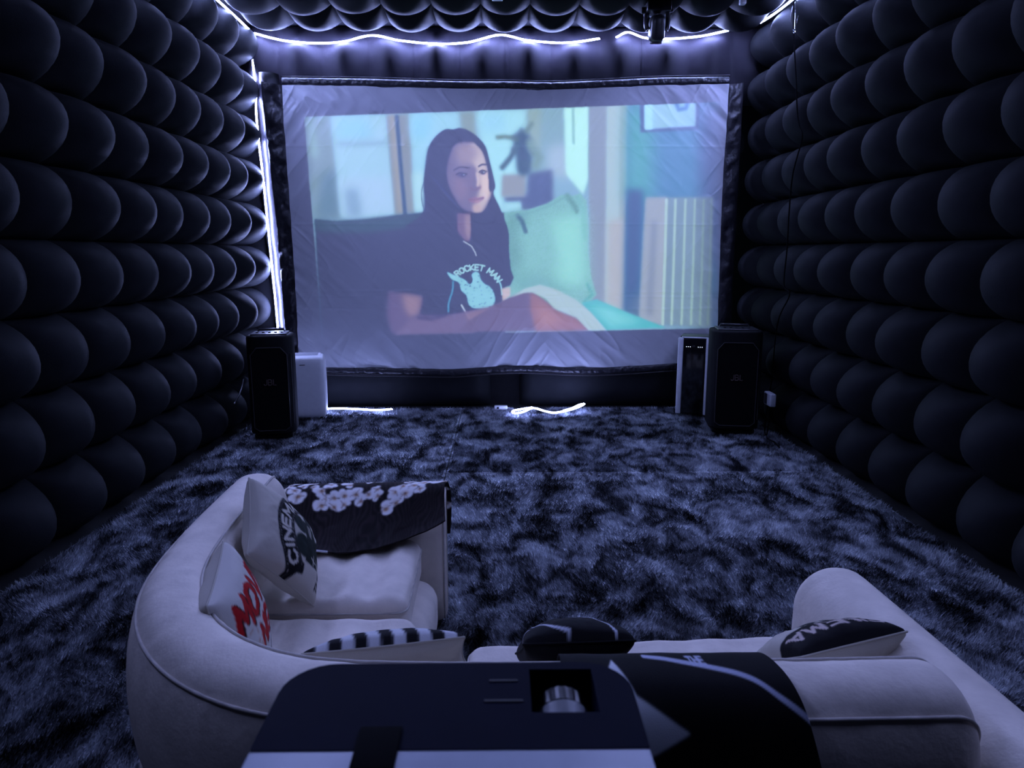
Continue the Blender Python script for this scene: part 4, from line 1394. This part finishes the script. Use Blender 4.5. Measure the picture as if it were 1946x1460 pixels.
# ================================================================== LOUDSPEAKERS
def speaker(loc, rz, w, d, h, label):
    root = empty('loudspeaker', loc, rz)
    tag(root, label, 'speaker', 'tall black party speakers')
    # body: octagonal-ish rounded plan, slightly narrower at the back
    pl = [(-w / 2, d / 2 - .06), (-w / 2 + .05, d / 2), (w / 2 - .05, d / 2), (w / 2, d / 2 - .06), (w / 2, -d / 2 + .07), (w / 2 - .07, -d / 2), (-w / 2 + .07, -d / 2), (-w / 2, -d / 2 + .07)]
    prism('body', pl, .035, h, M['blacktex'], root, .022, 4)
    box('plinth', (0, 0, .02), (w * .86, d * .82, .04), M['blacktex'], root, bevel=.012)
    # grille slightly proud of the front, with clipped upper corners
    gw = w * .40; g0 = .075; g1 = h - .10
    ol = [(-gw, g0 + .03), (-gw + .04, g0), (gw - .04, g0), (gw, g0 + .03), (gw, g1 - .06), (gw - .05, g1), (-gw + .05, g1), (-gw, g1 - .06)]
    bm = bmesh.new()
    vs = [bm.verts.new((x, -d / 2 - .004, z)) for x, z in ol]
    f = bm.faces.new(vs)
    r = bmesh.ops.extrude_face_region(bm, geom=[f])
    bmesh.ops.translate(bm, vec=(0, .02, 0), verts=[v for v in r['geom'] if isinstance(v, bmesh.types.BMVert)])
    bmesh.ops.recalc_face_normals(bm, faces=bm.faces)
    gr = bm_obj('grille', bm, M['grille'], root)
    tube('grille_trim', [(x, -d / 2 - .005, z) for x, z in ol], .004, M['trim'], root, 6, closed=True)
    tube('body_line', [(w / 2 - .012, -d / 2 + .055, .12), (w / 2 - .012, -d / 2 + .055, h - .16)], .003, M['trim'], root, 6)
    # top plate with handle recess and control panel
    box('top_plate', (0, .0, h + .004), (w * .80, d * .72, .016), M['dark_plastic'], root, bevel=.007)
    tube('carry_handle', [(-w * .3, d * .25, h + .005), (-w * .28, d * .25, h + .028), (w * .28, d * .25, h + .028), (w * .3, d * .25, h + .005)], .011, M['dark_plastic'], root, 10)
    for k in range(5):
        ob = tube('control_knob', [(-.10 + .05 * k, -d * .12, h + .008), (-.10 + .05 * k, -d * .12, h + .02)], .011, M['trim'], root, 12)
    # brand mark: three dull letters in the middle of the grille
    lines, tw_ = text_layout('JBL', .046, .24)
    VV_ = []; FF_ = []
    for ln in lines:
        V, F = tube_arrays([(x - tw_ / 2, -d / 2 - .008, h * .53 + z) for x, z in ln], .0042, 5)
        FF_ += [tuple(i + len(VV_) for i in f) for f in F]
        VV_ += [tuple(v) for v in V]
    mesh('logo_letters', VV_, FF_, M['logo'], gr, smooth=False)
    gr.children[0]['label'] = 'small dull orange letters JBL'
    return root


speaker((-1.975, 6.10, .042), math.radians(10), .365, .34, .88, 'tall black loudspeaker beside the white air conditioner on the left')
speaker((2.04, 6.24, .042), math.radians(-9), .42, .38, .90, 'tall black loudspeaker beside the black and silver air conditioner on the right')

# ================================================================== PORTABLE AIR CONDITIONERS
ac = empty('portable_air_conditioner', (-1.885, 6.80, .042), math.radians(12))
tag(ac, 'white portable air conditioner half hidden behind the left loudspeaker', 'air conditioner')
V, F = rounded_block((.18, .16, .29), (.045, .045, .05), 16)
V[:, 2] += .305
V[:, 0] *= 1 + .05 * np.cos((V[:, 2] - .28) * 4)
fast_mesh('housing', V, F, M['white_plastic'], ac)
for k in range(5):
    box('louvre', (0, -.04 + .04 * k, .598), (.24, .012, .012), M['white_dull'], ac, bevel=.003)
box('top_panel', (0, .02, .588), (.29, .24, .02), M['white_plastic'], ac, bevel=.008)
box('nameplate', (-.02, -.1615, .525), (.05, .003, .006), M['trim'], ac)
for sx in (-.13, .13):
    for sy in (-.1, .1):
        tube('caster', [(sx - .012, sy, .012), (sx + .012, sy, .012)], .013, M['tape'], ac, 12)

ac2 = empty('portable_air_conditioner', (1.885, 6.93, .042), math.radians(-20))
tag(ac2, 'glossy black portable air conditioner with silver edges at the right of the screen', 'air conditioner')
hw, hd, hh = .155, .15, .745
box('housing', (0, .02, hh / 2 + .012), (hw * 2 - .02, hd * 2 - .02, hh - .01), M['dark_plastic'], ac2, bevel=.02)
box('front_panel', (0, -hd + .01, hh / 2 + .01), (hw * 2 - .10, .03, hh - .02), M['gloss_black'], ac2, bevel=.006)
for s_ in (-1, 1):
    box('silver_edge', (s_ * (hw - .024), -hd + .014, hh / 2 + .01), (.05, .045, hh), M['silver'], ac2, bevel=.010)
box('top_lid', (0, .01, hh + .016), (hw * 2 - .03, hd * 2 - .04, .014), M['dark_plastic'], ac2, bevel=.006)
box('silver_rim', (0, -hd + .018, hh + .012), (hw * 2 - .06, .04, .012), M['silver'], ac2, bevel=.004)
for k in range(3):
    box('indicator_lamp', (-.075 + .018 * k, -hd - .006, hh - .075), (.007, .002, .007), M['indicator'], ac2)
    box('indicator_lamp', (.035 + .018 * k, -hd - .006, hh - .075), (.007, .002, .007), M['indicator'], ac2)
box('display', (-.008, -hd - .006, hh - .068), (.026, .002, .018), M['trim'], ac2)
for sx in (-.12, .12):
    for sy in (-.09, .12):
        tube('caster', [(sx - .012, sy, .012), (sx + .012, sy, .012)], .013, M['tape'], ac2, 12)

# ================================================================== HANGING STAGE LIGHT
mh = empty('moving_head_light', (1.30, 6.45, 3.60))
tag(mh, 'black moving head stage light hanging from the ceiling above the screen', 'stage light')
box('base', (0, 0, .005), (.20, .20, .08), M['dark_plastic'], mh, bevel=.012)
for s_ in (-1, 1):
    prism_ = catmull([(s_ * .085, 0, -.03), (s_ * .092, 0, -.08), (s_ * .088, 0, -.135), (s_ * .075, 0, -.16)], 6)
    tube('yoke_arm', prism_, .022, M['dark_plastic'], mh, 10)
V, F = rounded_block((.062, .085, .105), (.05, .05, .05), 12)
c_, s2 = math.cos(.25), math.sin(.25)
V = np.stack([V[:, 0], V[:, 1] * c_ - V[:, 2] * s2, V[:, 1] * s2 + V[:, 2] * c_ - .15], 1)
hd_ = fast_mesh('lamp_head', V, F, M['dark_plastic'], mh)
tube('lens_ring', [(0, .02, -.24), (0, .028, -.262)], .05, M['trim'], hd_, 20)
box('clamp', (-.115, 0, -.01), (.04, .03, .05), M['trim'], mh, bevel=.008)
box('clamp', (.11, -.03, -.005), (.03, .03, .05), M['trim'], mh, bevel=.008)
tube('badge', [(.0, -.088, -.12), (.0, -.094, -.121)], .014, M['trim'], hd_, 16)

# ================================================================== CABLES AND SMALL THINGS
o = tube('hanging_cable', catmull([(2.36, 6.24, 3.60), (2.36, 6.195, 3.351), (2.375, 6.119, 2.98), (2.38, 6.064, 2.728), (2.385, 6.009, 2.597), (2.39, 5.95, 2.496), (2.375, 6.051, 2.235), (2.37, 6.064, 1.942), (2.375, 6.067, 1.643), (2.37, 6.07, 1.338), (2.385, 5.97, 1.257), (2.37, 6.115, 1.069), (2.375, 6.19, .88), (2.37, 6.2, .5), (2.3, 6.1, .06), (2.26, 5.75, .045), (2.24, 5.6, .045)], 8), .006, M['cable'], n=6)
tag(o, 'thin black cable hanging down the right wall to the floor', 'cable')
hk = empty('cable_hook', (2.36, 6.19, 3.37))
tag(hk, 'small steel hook holding the cable high on the right wall', 'hook')
tube('hook_wire', [(.012, .03, .24), (.006, .02, .10), (0, 0, .0)], .004, M['metal'], hk, 8)
tube('hook_wire', [(.02, -.02, .10), (.01, -.015, .04), (0, 0, .0)], .004, M['metal'], hk, 8)
for dz in (0, -.022):
    V, F = rounded_block((.011, .011, .011), .011, 6)
    fast_mesh('hook_bead', V + np.array([0, -.004 + dz * .4, dz]), F, M['metal'], hk)
o = tube('wall_cable', catmull([(-2.30, 6.30, .50), (-2.29, 6.22, .44), (-2.28, 6.12, .39), (-2.29, 6.02, .33)], 6), .007, M['dark_plastic'], n=8)
tag(o, 'short dark cable on the left wall next to the loudspeaker', 'cable')
pb = empty('power_box', (2.27, 5.95, .03))
tag(pb, 'small pale plug box on the wall behind the right loudspeaker', 'plug')
box('plug_body', (0, 0, .345), (.05, .16, .11), M['white_dull'], pb, bevel=.01)
box('socket_plate', (-.026, .03, .345), (.006, .06, .09), M['trim'], pb, bevel=.002)
tube('plug_lead', [(0, 0, .29), (.01, .01, .15), (0, .02, .02)], .006, M['cable'], pb, 8)
lc = empty('light_controller', (-.02, 7.06, .045))
tag(lc, 'small white LED controller box on the carpet edge below the screen', 'controller')
box('controller_body', (0, 0, .022), (.13, .05, .038), M['white_plastic'], lc, bevel=.008)
box('controller_button', (-.03, -.026, .022), (.02, .004, .02), M['trim'], lc, bevel=.001)
tube('controller_lead', catmull([(.065, 0, .02), (.10, -.03, .015), (.14, -.08, .015)], 6), .005, M['white_dull'], lc, 8)
cl = empty('ceiling_clip', (-.037, 6.22, 3.595))
tag(cl, 'small white clip on the ceiling near the middle of the frame', 'clip')
box('clip_body', (0, 0, 0), (.085, .03, .014), M['white_plastic'], cl, bevel=.005)
box('clip_stem', (0, 0, .02), (.02, .02, .04), M['white_plastic'], cl, bevel=.004)
cs = empty('ceiling_sensor', (1.94, 6.22, 3.60))
tag(cs, 'small pale box on the ceiling towards the right light strip', 'sensor')
box('sensor_body', (0, 0, -.005), (.05, .05, .06), M['white_plastic'], cs, bevel=.01)
box('sensor_mount', (0, 0, .035), (.07, .07, .02), M['dark_plastic'], cs, bevel=.005)
